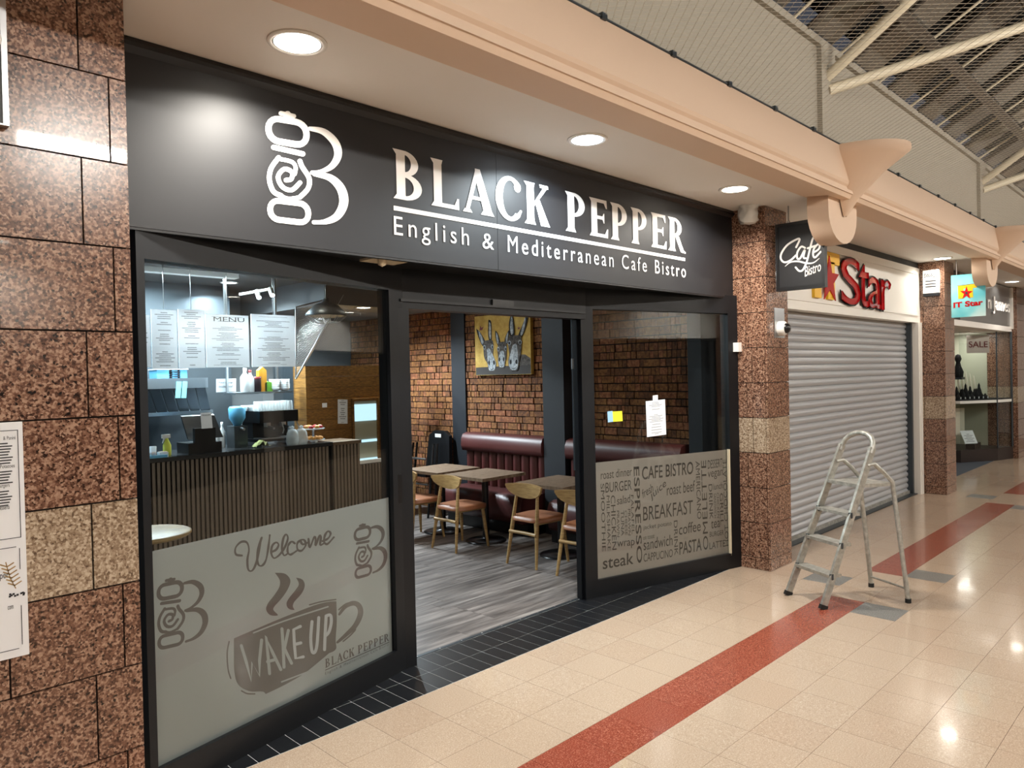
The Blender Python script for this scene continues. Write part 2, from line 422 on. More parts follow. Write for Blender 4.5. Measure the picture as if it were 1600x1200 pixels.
def pillar(name, x0, x1, yf, yb, zt, label, parentname=None, rowjoint=(.5, .3), wall=False):
    core = MB().box((x0 + .012, yf + .012, 0), (x1 - .012, yb, zt))
    if wall: o = struct(name, core, M['grout'])
    else: o = tag(core.build(name, M['grout']), label, 'pillar')
    zs = [0, .105] + [.105 + .305 * k for k in range(1, 10)] + [zt]
    g = .006
    for r in range(len(zs) - 1):
        z0, z1 = zs[r], min(zs[r + 1], zt)
        if z1 - z0 < .02: continue
        mm = M['granite_pale'] if abs(z0 - 1.02) < .03 else M['granite']
        if wall:
            xs = [.79 if r % 2 == 0 else .885]; 
            while xs[-1] > x0: xs.append(xs[-1] - .35)
            xs = [x1] + [v for v in xs if v > x0] + [x0]; xs = xs[::-1]
        else:
            f = rowjoint[r % 2]; xs = [x0, x0 + (x1 - x0) * f, x1]
        for k in range(len(xs) - 1):
            inst('granite_tile', boxmesh(xs[k + 1] - xs[k] - g, .02, z1 - z0 - g, mm), (xs[k] + g / 2, yf, z0 + g / 2), o)
        f = (.45, .62)[r % 2]; ys = [yf + .02, yf + (yb - yf) * f, yb]
        for side in (0, 1):
            for k in range(2):
                inst('granite_tile', boxmesh(.02, ys[k + 1] - ys[k] - g, z1 - z0 - g, mm), (x0 if side == 0 else x1 - .02, ys[k] + g / 2, z0 + g / 2), o)
    return o
CZ = 3.15
pillar('wall_left', -1.3, .945, -.31, .0, CZ, None, wall=True)
pillar('granite_pillar', 6.03, 6.45, -.31, .0, CZ - .0, 'speckled brown granite pillar with pale band between cafe and roller shutter', rowjoint=(.42, .6))
pillar('granite_pillar', 11.1, 11.56, -.38, .2, CZ - .0, 'brown granite pillar carrying a white alarm box, right of the roller shutter', rowjoint=(.5, .3))
pillar('granite_pillar', 16.12, 16.8, -.28, .2, CZ - .0, 'farthest brown granite pillar beyond the jewellery showcase', rowjoint=(.5, .3))

# soffit, beam, upstand, roof
so = struct('ceiling', MB().box((-5, -.72, CZ), (20.5, .6, CZ + .1)), M['ceil'])
prof = [(-.70, CZ - .02), (-.97, CZ - .05), (-.99, CZ - .02), (-1.0, CZ - .02), (-1.0, CZ + .005), (-.975, CZ + .02), (-.975, CZ + .035), (-.99, 3.2), (-1.0, 3.22), (-1.0, 3.47), (-.70, 3.47)]
bm_ = MB().prism([(-5, y, z) for y, z in prof], (25.5, 0, 0)); beam = struct('trim_1', bm_, M['peach'])
struct('wall_upstand', MB().box((-5, -.78, 3.47), (20.5, -.70, 4.34)), M['greywall'])
struct('trim_2', MB().box((-5, -.82, 4.34), (20.5, -.66, 4.40)), M['greywall'])
def corbel(x, label):
    o = thing('corbel', (x, -.70, CZ - .4), label, 'corbel')
    # scroll under the beam: U outline in the x-z plane
    pts = [(x - .30, CZ - .02)]; 
    for i in range(13):
        a = pi + pi * i / 12; pts.append((x + .0 + .30 * math.cos(a) * (1.0), 3.0 + .24 * math.sin(a)))
    pts.append((x + .30, CZ - .02))
    b = MB().prism([(px, -.89, pz) for px, pz in pts], (0, .17, 0), smooth=True)
    b.build('scroll', M['peach'], o, world=True)
    # flared half capital rising in front of the beam
    vs = []; fs = []; n = 14; lev = [(.02, .02, 2.98), (.10, .12, 3.12), (.24, .3, 3.3), (.33, .44, 3.40), (.36, .5, 3.44), (.36, .5, 3.475)]
    for rx, ry, z in lev:
        for i in range(n + 1):
            a = -pi * i / n; vs.append((x + rx * math.cos(a), -.9 + ry * math.sin(a), z))
    k = n + 1
    for j in range(len(lev) - 1):
        for i in range(n): fs.append((j * k + i, j * k + i + 1, (j + 1) * k + i + 1, (j + 1) * k + i))
    q = MB().add(vs, fs, 0, True); q.add(vs[-k:], [tuple(range(k))]); q.build('flared_capital', M['peach'], o, world=True)
    return o
corbel(6.22, 'peach scroll corbel with flared cap above the hanging cafe sign')
corbel(11.3, 'peach scroll corbel with flared cap above the teal hanging sign')
corbel(16.4, 'farthest peach scroll corbel along the beam')

# roof: two slopes meeting above the walkway, glazing panels between bars
def roofpt(y, x): 
    yy = -.75 - y; return Vector((x, yy, 4.40 + .55 * y))
RS = 2.5
rt = struct('ceiling_roof', MB().add([roofpt(0, -5) + Vector((0, 0, .25)), roofpt(RS, -5) + Vector((0, 0, .25)), roofpt(RS, 21) + Vector((0, 0, .25)), roofpt(0, 21) + Vector((0, 0, .25))], [(0, 1, 2, 3)]).add(
    [Vector((p.x, -6.4 - p.y, p.z)) + Vector((0, 0, .25)) for p in (roofpt(0, -5), roofpt(RS, -5), roofpt(RS, 21), roofpt(0, 21))], [(0, 1, 2, 3)]), M['roofdark'])
nrm = Vector((0, .55, 1)).normalized() * .03
for i in range(20):
    x0 = .3 + i * .92
    a, b, c, d = roofpt(.05, x0), roofpt(RS, x0), roofpt(RS, x0 + .47), roofpt(.05, x0 + .47)
    MB().prism([a, b, c, d], nrm).build('roof_panel', M['roofpanel'], rt)
    MB().tube([roofpt(0, x0 - .06) - nrm, roofpt(RS, x0 - .06) - nrm], .018, 6).build('glazing_bar', M['purlin'], rt)
    MB().tube([roofpt(0, x0 + .62) - nrm, roofpt(RS, x0 + .62) - nrm], .012, 6).build('glazing_bar', M['truss'], rt)
for k, yy in enumerate((.45, 1.05, 1.65, 2.25)):
    MB().prism([roofpt(yy, -5) - nrm * 3, roofpt(yy + .07, -5) - nrm * 3, roofpt(yy + .07, -5) - nrm * 7, roofpt(yy, -5) - nrm * 7], (26, 0, 0)).build('purlin', M['purlin'], rt)
# struts
def strut(p, q, r, label):
    o = thing('roof_strut', p, label, 'strut'); MB().tube([p, q], r, 8).build('tube', M['truss'], o, world=True); return o
for bx, nm in ((6.15, 'near'), (11.2, 'far')):
    MB().box((bx - .14, -.82, 3.47), (bx + .14, -.78, 4.34)).build('upstand_pier', M['greywall'], bpy.data.objects['wall_upstand'])
    n0 = Vector((bx, -.8, 4.12))
    strut(n0, n0 + Vector((.15, -2.3, 1.55)), .045, 'cream tubular roof strut rising from the %s upstand pier' % nm)
    strut(n0 + Vector((.02, 0, -.1)), n0 + Vector((3.0, -2.3, 1.15)), .045, 'cream tubular roof strut running diagonally from the %s upstand pier' % nm)
# bird net over the walkway
nb = MB(); zN = 3.49; y0, y1 = -1.0, -5.4; sp = .06; r_ = .0011
x = -2.0 - 4.4
while x < 18:
    for sgn in (1, -1):
        xa, xb = (x, x + 4.4) if sgn > 0 else (x + 4.4, x)
        p, q = Vector((xa, y0, zN)), Vector((xb, y1, zN))
        lo, hi = -2.0, 18.0
        if max(p.x, q.x) < lo or min(p.x, q.x) > hi: continue
        n2 = Vector((q.y - p.y, p.x - q.x, 0)).normalized() * r_; zz = Vector((0, 0, r_))
        nb.add([p - n2, p + zz, p + n2, p - zz, q - n2, q + zz, q + n2, q - zz], [(0, 1, 5, 4), (1, 2, 6, 5), (2, 3, 7, 6), (3, 0, 4, 7)])
    x += sp
tag(nb.build('bird_netting', M['net']), 'fine bird netting stretched across the walkway below the roof', 'netting', kind='stuff')
cl = thing('net_cable', (-5, -1.0, 3.478), 'thin cable with clips fixing the netting along the peach beam', 'cable')
MB().tube([(-5, -1.0, 3.478), (20, -1.0, 3.478)], .006, 6).build('cable', M['stack'], cl, world=True)
for k in range(26): MB().box((.4 + k * .62, -1.015, 3.465), (.44 + k * .62, -.99, 3.495)).build('clip', M['stack'], cl, world=True)

# the far side of the walkway (behind the camera; seen only as reflections)
op = MB().box((-5, -6.6, 0), (20.5, -6.5, 5.8)); struct('wall_opposite', op, M['ceil'])
struct('ceiling_opposite', MB().box((-5, -6.5, CZ), (20.5, -5.5, CZ + .1)), M['ceil'])
struct('trim_3', MB().box((-5, -5.5, CZ - .03), (20.5, -5.4, 4.4)), M['peach'])
for k in range(5):
    x0 = -4.2 + k * 5.0
    sh = thing('opposite_shopfront', (x0, -6.45, 0), 'shopfront on the far side of the walkway, bay %s' % ('one', 'two', 'three', 'four', 'five')[k], 'shopfront')
    MB().box((x0, -6.49, 0), (x0 + 4.3, -6.42, 2.3)).build('dark_front', M['frame'], sh, world=True)
    MB().box((x0, -6.49, 2.34), (x0 + 4.3, -6.38, 3.0)).build('fascia', M['white'], sh, world=True)
struct('wall_end', MB().box((20.5, -6.6, 0), (20.6, 7, 6)), M['ceil'])
struct('wall_start', MB().box((-5.1, -6.6, 0), (-5.0, 1, 6)), M['ceil'])

# recessed downlights
def downlight(x, y, z, label, W, group, cool=False, r=.095, temp=(1, .93, .82)):
    o = thing('downlight', (x, y, z), label, 'downlight', group)
    MB().lathe([(r * 1.28, -.006), (r * 1.28, .0), (r, .002), (r, -.004), (r * 1.2, -.012), (r * 1.28, -.006)], (0, 0, 0), 28).build('rim', M['plastic'], o)
    MB().lathe([(r, -.006), (.001, -.0065)], (0, 0, 0), 28).build('diffuser', M['lampcool'] if cool else M['lamp'], o)
    l = bpy.data.lights.new('downlight_glow', 'AREA'); l.shape = 'DISK'; l.size = r * 1.7; l.energy = W; l.color = temp; l.spread = math.radians(150)
    lo = bpy.data.objects.new('downlight_glow', l); col.objects.link(lo); lo.parent = o; lo.location = (0, 0, -.02)
    return o
for x, lb, cool in ((1.58, 'large round downlight nearest the granite wall, over the pepper-mill logo', False), (3.49, 'bluish round downlight over the middle of the cafe sign', True),
              (5.30, 'round downlight over the right end of the cafe sign', False), (10.86, 'round downlight in the soffit before the second pillar', False),
              (15.0, 'farthest round downlight in the soffit by the jewellery shop', False)):
    downlight(x, -.42, CZ, lb, DOWN_W * (1.15 if cool else .2 if x > 8 else 1), 'downlights along the soffit', cool, temp=(.8, .93, 1) if cool else (1, .94, .85))
for k in range(6):
    lw = thing('wall_luminaire', (-1.5 + k * 3.6, -5.38, 4.0), 'bulkhead luminaire on the far-side beam', 'light', 'luminaires on the far-side beam')
    MB().box((-.5, -.02, -.08), (.5, .05, .08)).build('housing', M['plastic'], lw); MB().box((-.47, .05, -.06), (.47, .056, .06)).build('diffuser', M['lamp'], lw)
    l = bpy.data.lights.new('luminaire_glow', 'AREA'); l.shape = 'RECTANGLE'; l.size = .9; l.size_y = .12; l.energy = WALL_W; l.color = (1, .95, .88)
    lo = bpy.data.objects.new('luminaire_glow', l); col.objects.link(lo); lo.parent = lw; lo.location = (0, .075, 0); lo.rotation_euler = (math.radians(88), 0, 0)
    downlight(-2 + k * 3.6, -5.95, CZ, 'round downlight across the walkway', OPP_W, 'downlights across the walkway', temp=(1, .95, .88))

# ================================================================ cafe shopfront
LA, LB = (1.06, .035), (2.68, .40)        # plan line of the left window
RA, RB = (4.39, .42), (6.06, -.015)       # plan line of the right window
def basis(a, b):
    A = Vector((a[0], a[1], 0)); d = Vector((b[0] - a[0], b[1] - a[1], 0)); L = d.length; d /= L
    return A, d, Vector((-d.y, d.x, 0)), L
def fr_box(mb, a, b, s0, s1, z0, z1, n0, n1, mi=0):
    A, d, n, L = basis(a, b)
    mb.prism([A + d * s0 + n * n0 + Vector((0, 0, z0)), A + d * s1 + n * n0 + Vector((0, 0, z0)), A + d * s1 + n * n1 + Vector((0, 0, z0)), A + d * s0 + n * n1 + Vector((0, 0, z0))], (0, 0, z1 - z0), mi)
    return mb
def window(name, a, b, gz0, gz1, top, s0, s1):
    A, d, n, L = basis(a, b)
    f = MB()
    fr_box(f, a, b, 0, L, 0, gz0, -.03, .06); fr_box(f, a, b, 0, L, gz1, top, -.03, .06)
    fr_box(f, a, b, 0, s0, gz0, gz1, -.03, .06); fr_box(f, a, b, s1, L, gz0, gz1, -.03, .06)
    o = struct(name, f, M['frame'])
    fr_box(MB(), a, b, s0, s1, gz0, gz1, -.004, .004).build('pane', M['glass'], o)
    # thin inner bead
    g = MB(); fr_box(g, a, b, s0, s1, gz0, gz0 + .02, -.03, -.006); g.build('bead', M['frame'], o)
    return o
wl = window('window_1', LA, LB, .115, 2.26, 2.40, .035, 1.535)
wr = window('window_2', RA, RB, .115, 2.24, 2.40, .115, 1.585)
# film on the left pane, 1.04 m high
A, d, n, L = basis(LA, LB)
film = fr_box(MB(), LA, LB, .04, 1.53, .12, 1.04, .005, .0058).build('frosted_film', M['film'], wl)
FP = lambda u, v: onplane(u, v, LA, LB, .0046)
def fz(zx, zy): return FP(340 + .25 * zx, 800 + .25 * zy)
lift_ = [0]
def strokes(mb, lst, conv, wd, mi=0, up=None, smooth=True):      # each stroke lies a hair above the one before it
    up = up or -basis(LA, LB)[2]
    for pts in lst:
        lift_[0] = (lift_[0] + 1) % 12
        vs, fs = stroke2(pts, wd, smooth=smooth); mb.add([conv(p[0], p[1]) + up * (lift_[0] * 3e-5 + i * 2e-7) for i, p in enumerate(vs)], fs, mi)
WEL = [[(152, 272), (115, 265), (112, 225), (145, 188), (182, 190), (196, 235), (186, 300), (192, 360), (216, 366), (240, 322), (262, 232), (272, 165)],
       [(276, 160), (248, 250), (252, 322), (276, 336), (302, 300), (318, 215), (326, 145)],
       [(336, 250), (366, 235), (381, 205), (366, 190), (342, 210), (335, 255), (352, 288), (386, 268), (420, 220), (439, 165), (428, 140), (411, 165), (402, 230), (415, 271), (440, 258)],
       [(482, 196), (462, 185), (441, 210), (438, 250), (456, 266), (492, 244)],
       [(522, 175), (498, 195), (500, 235), (526, 241), (551, 206), (541, 175), (520, 178), (532, 202), (566, 190)],
       [(568, 168), (576, 222), (602, 160), (612, 166), (611, 210), (636, 150), (646, 156), (641, 205), (664, 196)],
       [(656, 182), (690, 165), (706, 135), (690, 120), (671, 145), (665, 185), (686, 200), (726, 158)]]
wm = MB(); strokes(wm, WEL, fz, lambda t: 12.5 + 2.5 * math.sin(t * 25)); wm.build('welcome_lettering', M['filmdark'], film)
def poly(mb, pts, conv, mi=0): mb.add([conv(*p) for p in pts], [tuple(range(len(pts)))], mi)
cup = MB()
body = smoothpts([(102, 790), (230, 735), (420, 655), (600, 585), (690, 562), (742, 558)], 4) + smoothpts([(742, 558), (745, 680), (738, 800), (742, 850), (722, 872), (700, 880)], 4)[1:] + smoothpts([(700, 880), (640, 930), (540, 1010), (420, 1080), (300, 1138)], 4)[1:] + smoothpts([(300, 1138), (280, 1122), (200, 1120), (130, 1080), (105, 1000), (102, 880), (102, 790)], 4)[1:-1]
cpts = [fz(p[0], p[1]) for p in body]; cup.add(cpts, [tuple(range(len(cpts)))])
for st in ([(358, 380), (445, 400), (448, 470), (385, 560), (345, 610), (378, 645)], ):
    pass
steam1 = [(358, 380), (420, 385), (455, 425), (440, 480), (400, 540), (355, 590), (350, 615), (378, 645), (330, 645), (303, 610), (315, 570), (350, 525), (385, 470), (388, 425)]
steam2 = [(490, 410), (530, 422), (545, 460), (525, 510), (480, 560), (470, 590), (480, 612), (445, 605), (430, 575), (445, 540), (485, 490), (508, 450)]
for st in (steam1, steam2):
    q = smoothpts(st + [st[0]], 3)[:-1]; cup.add([fz(p[0], p[1]) for p in q], [tuple(range(len(q)))])
strokes(cup, [[(760, 640), (800, 590), (850, 570), (885, 590), (892, 640), (860, 710), (800, 770), (748, 815)]], fz, lambda t: 14 + 20 * t * (1 - t) * 4)
strokes(cup, [[(758, 610), (800, 575), (850, 562)], [(575, 580), (650, 560), (738, 547)], [(785, 808), (830, 770), (862, 735)], [(72, 810), (60, 880), (65, 980), (82, 1040)], [(150, 1118), (185, 1135), (232, 1137)]], fz, 9)
cup.build('cup_print', M['filmdark'], film)
lt = MB()
def fz2(zx, zy): return onplane(340 + .25 * zx, 800 + .25 * zy, LA, LB, .0042)
WU = [[(148, 835), (180, 940), (210, 1055), (215, 940), (262, 1025), (262, 925), (275, 800)], [(325, 1010), (315, 900), (302, 775), (340, 870), (395, 985)], [(312, 935), (352, 925)],
      [(402, 730), (410, 850), (415, 970)], [(442, 740), (418, 850), (435, 890), (462, 945)], [(517, 715), (475, 735), (480, 830), (488, 915), (535, 905)], [(482, 828), (520, 818)],
      [(590, 685), (582, 790), (590, 870), (608, 875), (622, 820), (632, 660)], [(668, 860), (672, 760), (678, 650)], [(678, 650), (705, 645), (710, 690), (695, 750), (672, 775)],
      [(225, 755), (420, 680), (690, 592)], [(400, 1062), (600, 985)]]
for k, s_ in enumerate(WU):
    strokes(lt, [s_], fz2, 19 if k < 10 else 9, smooth=k in (7, 9, 10))
lt.build('wake_up_lettering', M['film'], film)

# ---- the pepper-mill logo, traced on the sign plane and normalised
def sz(zx, zy): p = at(180 + .45 * zx, .45 * zy, y=0); return Vector((p.x, p.z))
LOGO = []
def ringpts(cx, cy, hw, hh, r, sk): return rrect(cx, cy, hw, hh, r, 5, sk)
LOGO.append((ringpts(597, 458, 66, 39, 36, .17), 22, True, False))
LOGO.append((ringpts(603, 735, 66, 33, 30, .12), 20, True, False))
LOGO.append(([(597, 412), (597, 398)], 24, False, False)); LOGO.append(([(574, 394), (619, 404)], 16, False, False))
LOGO.append(([(549, 512), (650, 535)], 18, False, False))
LOGO.append(([(566, 548), (540, 585), (534, 625), (548, 665), (575, 680)], 17, False, True))
LOGO.append(([(640, 560), (648, 580), (672, 620), (668, 655), (640, 685)], 17, False, True))
LOGO.append(([(566, 552), (610, 562), (625, 580), (622, 605)], 14, False, True))
LOGO.append(([(640, 635), (612, 660), (580, 650), (564, 615), (585, 588), (612, 598), (610, 622), (592, 626)], 16, False, True))
LOGO.append(([(575, 680), (600, 690), (640, 685)], 13, False, True))
LOGO.append(([(674, 447), (722, 458), (762, 496), (772, 540), (750, 578), (710, 597), (682, 600)], 'B1', False, True))
LOGO.append(([(690, 605), (745, 618), (782, 655), (792, 705), (770, 750), (730, 770), (688, 772)], 'B2', False, True))
lv, lf, lk = [], [], []
for pts, wd, closed, smooth in LOGO:
    if wd == 'B1': wd = lambda t: 14 + 14 * math.sin(pi * min(1, t * 1.25)) 
    elif wd == 'B2': wd = lambda t: 14 + 18 * math.sin(pi * min(1, t * 1.1))
    vs, fs = stroke2(pts, wd, smooth=smooth, closed=closed); lk += [len(lk) and lk[-1] + 1] * len(vs); o_ = len(lv); lv += [sz(p[0], p[1]) for p in vs]; lf += [tuple(i + o_ for i in f) for f in fs]
bx0, bx1 = min(p.x for p in lv), max(p.x for p in lv); bz0, bz1 = min(p.y for p in lv), max(p.y for p in lv)
def logo(mb, bl, br, tl, mi=0):
    bl, br, tl = Vector(bl), Vector(br), Vector(tl); up = (br - bl).cross(tl - bl).normalized()
    mb.add([up * (k * 4e-5) + bl + (br - bl) * ((p.x - bx0) / (bx1 - bx0)) + (tl - bl) * ((p.y - bz0) / (bz1 - bz0)) for p, k in zip(lv, lk)], lf, mi); return mb
logo(MB(), FP(246, 1017), FP(326, 1000), FP(244, 905)).build('pepper_mill_logo', M['filmdark'], film)
logo(MB(), FP(554, 906), FP(606, 893), FP(552, 820)).build('pepper_mill_logo', M['filmdark'], film)

# ---- bold flared capitals
def arcstrip(cx, cy, rx, ry, ix, iy, a0, a1, n=14):
    vs = []; fs = []
    for i in range(n + 1):
        a = math.radians(a0 + (a1 - a0) * i / n); c, s_ = math.cos(a), math.sin(a)
        vs += [Vector((cx + rx * c, cy + ry * s_)), Vector((cx + ix * c, cy + iy * s_))]
    for i in range(n): fs.append((2 * i, 2 * i + 1, 2 * i + 3, 2 * i + 2))
    return vs, fs
def pg(*p): return [Vector(q) for q in p], [tuple(range(len(p)))]
def stem(x0, x1, w_=.1):
    return [pg((x0, .06), (x1, .06), (x1, .94), (x0, .94)), pg((x0 - w_, 0), (x1 + w_ * .6, 0), (x1, .1), (x0, .1)), pg((x0, .9), (x1, .9), (x1 + w_ * .4, 1), (x0 - w_, 1))]
GL = {
 'B': stem(.12, .38) + [arcstrip(.36, .745, .42, .255, .2, .175, -90, 90), arcstrip(.36, .27, .52, .27, .27, .19, -90, 90)],
 'P': stem(.14, .42) + [arcstrip(.40, .70, .48, .30, .22, .22, -90, 90)],
 'R': stem(.12, .38) + [arcstrip(.36, .72, .42, .28, .2, .20, -90, 90), pg((.40, .48), (.62, .46), (.88, .07), (1, .02), (.98, -.02), (.72, 0))],
 'L': stem(.12, .40) + [pg((.3, 0), (1, 0), (1, .24), (.94, .24), (.84, .09), (.3, .09))],
 'E': stem(.12, .42) + [pg((.3, 0), (.98, 0), (1, .24), (.94, .24), (.82, .09), (.3, .09)), pg((.3, 1), (.93, 1), (.95, .78), (.89, .78), (.78, .91), (.3, .91)), pg((.4, .47), (.7, .47), (.76, .38), (.8, .38), (.8, .64), (.76, .64), (.7, .56), (.4, .56))],
 'A': [pg((.08, .04), (.2, .04), (.5, .86), (.42, 1)), pg((.40, 1), (.56, 1), (.94, .05), (.66, .05), (.40, .82)), pg((.24, .30), (.72, .30), (.70, .38), (.26, .38)), pg((0, 0), (.3, 0), (.24, .08), (.06, .08)), pg((.56, 0), (1, 0), (.92, .1), (.64, .1))],
 'C': [arcstrip(.55, .5, .53, .52, .27, .42, 48, 312, 22), arcstrip(.82, .80, .13, .12, .0, .0, 0, 360, 12), pg((.72, .12), (.9, .12), (.98, .26), (.92, .28))],
 'K': stem(.1, .38) + [pg((.36, .42), (.40, .56), (.74, .92), (.9, .92)), pg((.62, .92), (.96, .92), (.94, 1), (.6, 1)), pg((.42, .56), (.6, .62), (.96, .06), (1, 0), (.64, 0))]}
def capitals(mb, word, boxes, conv, th=None, mi=0):        # boxes: (x0, x1) per letter in conv's s-units, height 0..1
    for ch, (a, b) in zip(word, boxes):
        up = (conv(b, 0) - conv(a, 0)).cross(conv(a, 1) - conv(a, 0)).normalized()
        for k, (vs, fs) in enumerate(GL[ch]): mb.add([conv(a + (b - a) * p.x, p.y) + up * k * 6e-5 for p in vs], fs, mi)
LW = [(450, 555, 143, 310), (570, 660, 172, 330), (672, 772, 208, 362), (775, 862, 235, 375), (868, 948, 262, 396), (995, 1068, 283, 412), (1073, 1133, 303, 430), (1138, 1200, 320, 440), (1203, 1262, 335, 452), (1268, 1318, 350, 464), (1322, 1378, 368, 478)]
BPX = []
for a, b, t_, bo in LW:
    v = 160 + .49375 * (t_ + bo) / 2; BPX.append((at(390 + .49375 * a, v, y=0).x, at(390 + .49375 * b, v, y=0).x))
zt_ = at(390 + .49375 * 452, 160 + .49375 * 145, y=0).z; zb_ = at(390 + .49375 * 456, 160 + .49375 * 303, y=0).z
# ---- fascia sign
FZ0, FZ1 = 2.385, 3.09
sg = thing('fascia_sign', (3.6, 0, FZ0), 'long black cafe fascia sign with white pepper-mill logo and BLACK PEPPER lettering', 'sign')
xm = at(776, 300, y=0).x
MB().box((.95, 0, FZ0), (xm - .0015, .03, FZ1)).build('panel', M['signblack'], sg, world=True)
MB().box((xm + .0015, 0, FZ0), (6.26, .03, FZ1)).build('panel', M['signblack'], sg, world=True)
MB().box((6.26, -.006, FZ0 - .02), (6.34, .03, FZ1)).box((.95, .002, FZ0 - .012), (6.26, .03, FZ0 - .001)).build('edge_trim', M['black'], sg, world=True)
MB().prism([(.95, .0, 3.09), (.95, -.03, 3.11), (.95, -.03, 3.125), (.95, -.015, CZ), (.95, .03, CZ), (.95, .03, 3.09)], (5.08, 0, 0)).build('top_moulding', M['black'], sg, world=True)
yl = -.0035
for ch, bx_ in zip('BLACKPEPPER', BPX):
    lb_ = MB(); capitals(lb_, ch, [bx_], lambda s_, h: Vector((s_, yl, zb_ + (zt_ - zb_) * h))); lb_.build('name_letter', M['print'], sg, world=True)
ux0, ux1 = at(615, 325, y=0).x, at(1070, 407, y=0).x
uz = at(615, 325, y=0).z
MB().box((ux0, yl, uz - .012), (ux1, 0, uz + .012)).build('underline', M['print'], sg, world=True)
tz0, tz1 = at(615, 368, y=0).z, at(615, 341, y=0).z
for wd_, ua, ub, va in (('English', 615, 732, 366), ('&', 753, 771, 381), ('Mediterranean', 793, 958, 400), ('Cafe', 971, 1010, 418), ('Bistro', 1023, 1071, 428)):
    xa, xb = at(ua, va - 12, y=0).x, at(ub, va + 4, y=0).x
    e_ = MB(); text_in(e_, wd_, xa, xb, tz0 - (.028 if 'g' in wd_ else 0), tz1 + (.012 if wd_ != '&' else 0), yl, spacing=1.35 if len(wd_) > 1 else 1)
    e_.build('strapline_word', M['print'], sg, world=True)
logo(MB(), (bx0, yl, bz0), (bx1, yl, bz0), (bx0, yl, bz1)).build('pepper_mill_logo', M['print'], sg, world=True)
# small name on the left film
cb = MB(); zA = FP(508, 1044); zB = FP(608, 1001); zC = FP(508, 1030)
dU = zB - zA; dV = Vector((0, 0, (zC - zA).z)); tot = BPX[-1][1] - BPX[0][0]
capitals(cb, 'BLACKPEPPER', [((a - BPX[0][0]) / tot, (b - BPX[0][0]) / tot) for a, b in BPX], lambda s_, h: zA + dU * s_ + dV * h)
ua_, ub_ = FP(508, 1048), FP(608, 1004); cb.add([ua_, ub_, ub_ + Vector((0, 0, .005)), ua_ + Vector((0, 0, .005))], [(0, 1, 2, 3)])
textquad(cb, 'English & Mediterranean Cafe Bistro', FP(508, 1056), FP(607, 1010), FP(508, 1050), spacing=1.3)
cb.build('small_name_lettering', M['filmdark'], film)

# dark soffit behind the fascia and door head
struct('trim_4', MB().prism([(.95, .03, 2.40), (6.2, .03, 2.40), (6.2, .75, 2.40), (.95, .75, 2.40)], (0, 0, .1)), M['black'])
dh = MB().box((2.66, .37, 2.16), (4.42, .47, 2.40)); dr = struct('door_1', dh, M['frame'])
MB().box((3.42, .355, 2.215), (3.62, .37, 2.255)).build('sensor', M['blackpl'], dr)
MB().box((2.66, .355, 2.20), (4.40, .372, 2.215)).build('track', M['black'], dr)
MB().box((2.62, .36, 0), (2.72, .52, 2.16)).build('jamb', M['frame'], dr)
MB().box((4.37, .425, 0), (4.42, .47, 2.16)).build('jamb', M['frame'], dr)
MB().box((4.345, .45, 1.0), (4.355, .46, 2.16)).build('door_edge', M['stack'], dr)
MB().box((4.335, .445, 1.78), (4.355, .455, 1.86)).build('door_catch', M['steel'], dr)
MB().box((2.605, .352, 1.0), (2.635, .362, 1.17)).build('lock', M['blackpl'], dr)
# threshold strip and black quarry tiles
th = MB().box((.95, 0.0, -.05), (6.05, .60, -.0015)); thr = struct('floor_threshold', th, M['tilegrout'])
bt = boxmesh(.1025, .2185, .012, M['blacktile'])
for i in range(49):
    for j in range(2): 
        inst('threshold_tile', bt, (1.0 + i * .1065, .004 + j * .2225, -.012), thr)
MB().box((2.70, .45, -.01), (4.36, .475, .004)).build('threshold_strip', M['stack'], thr)
for i in range(9): MB().lathe([(.006, 0), (.001, .002)], (2.8 + i * .185, .462, .004), 8).build('screw', M['steel'], thr)

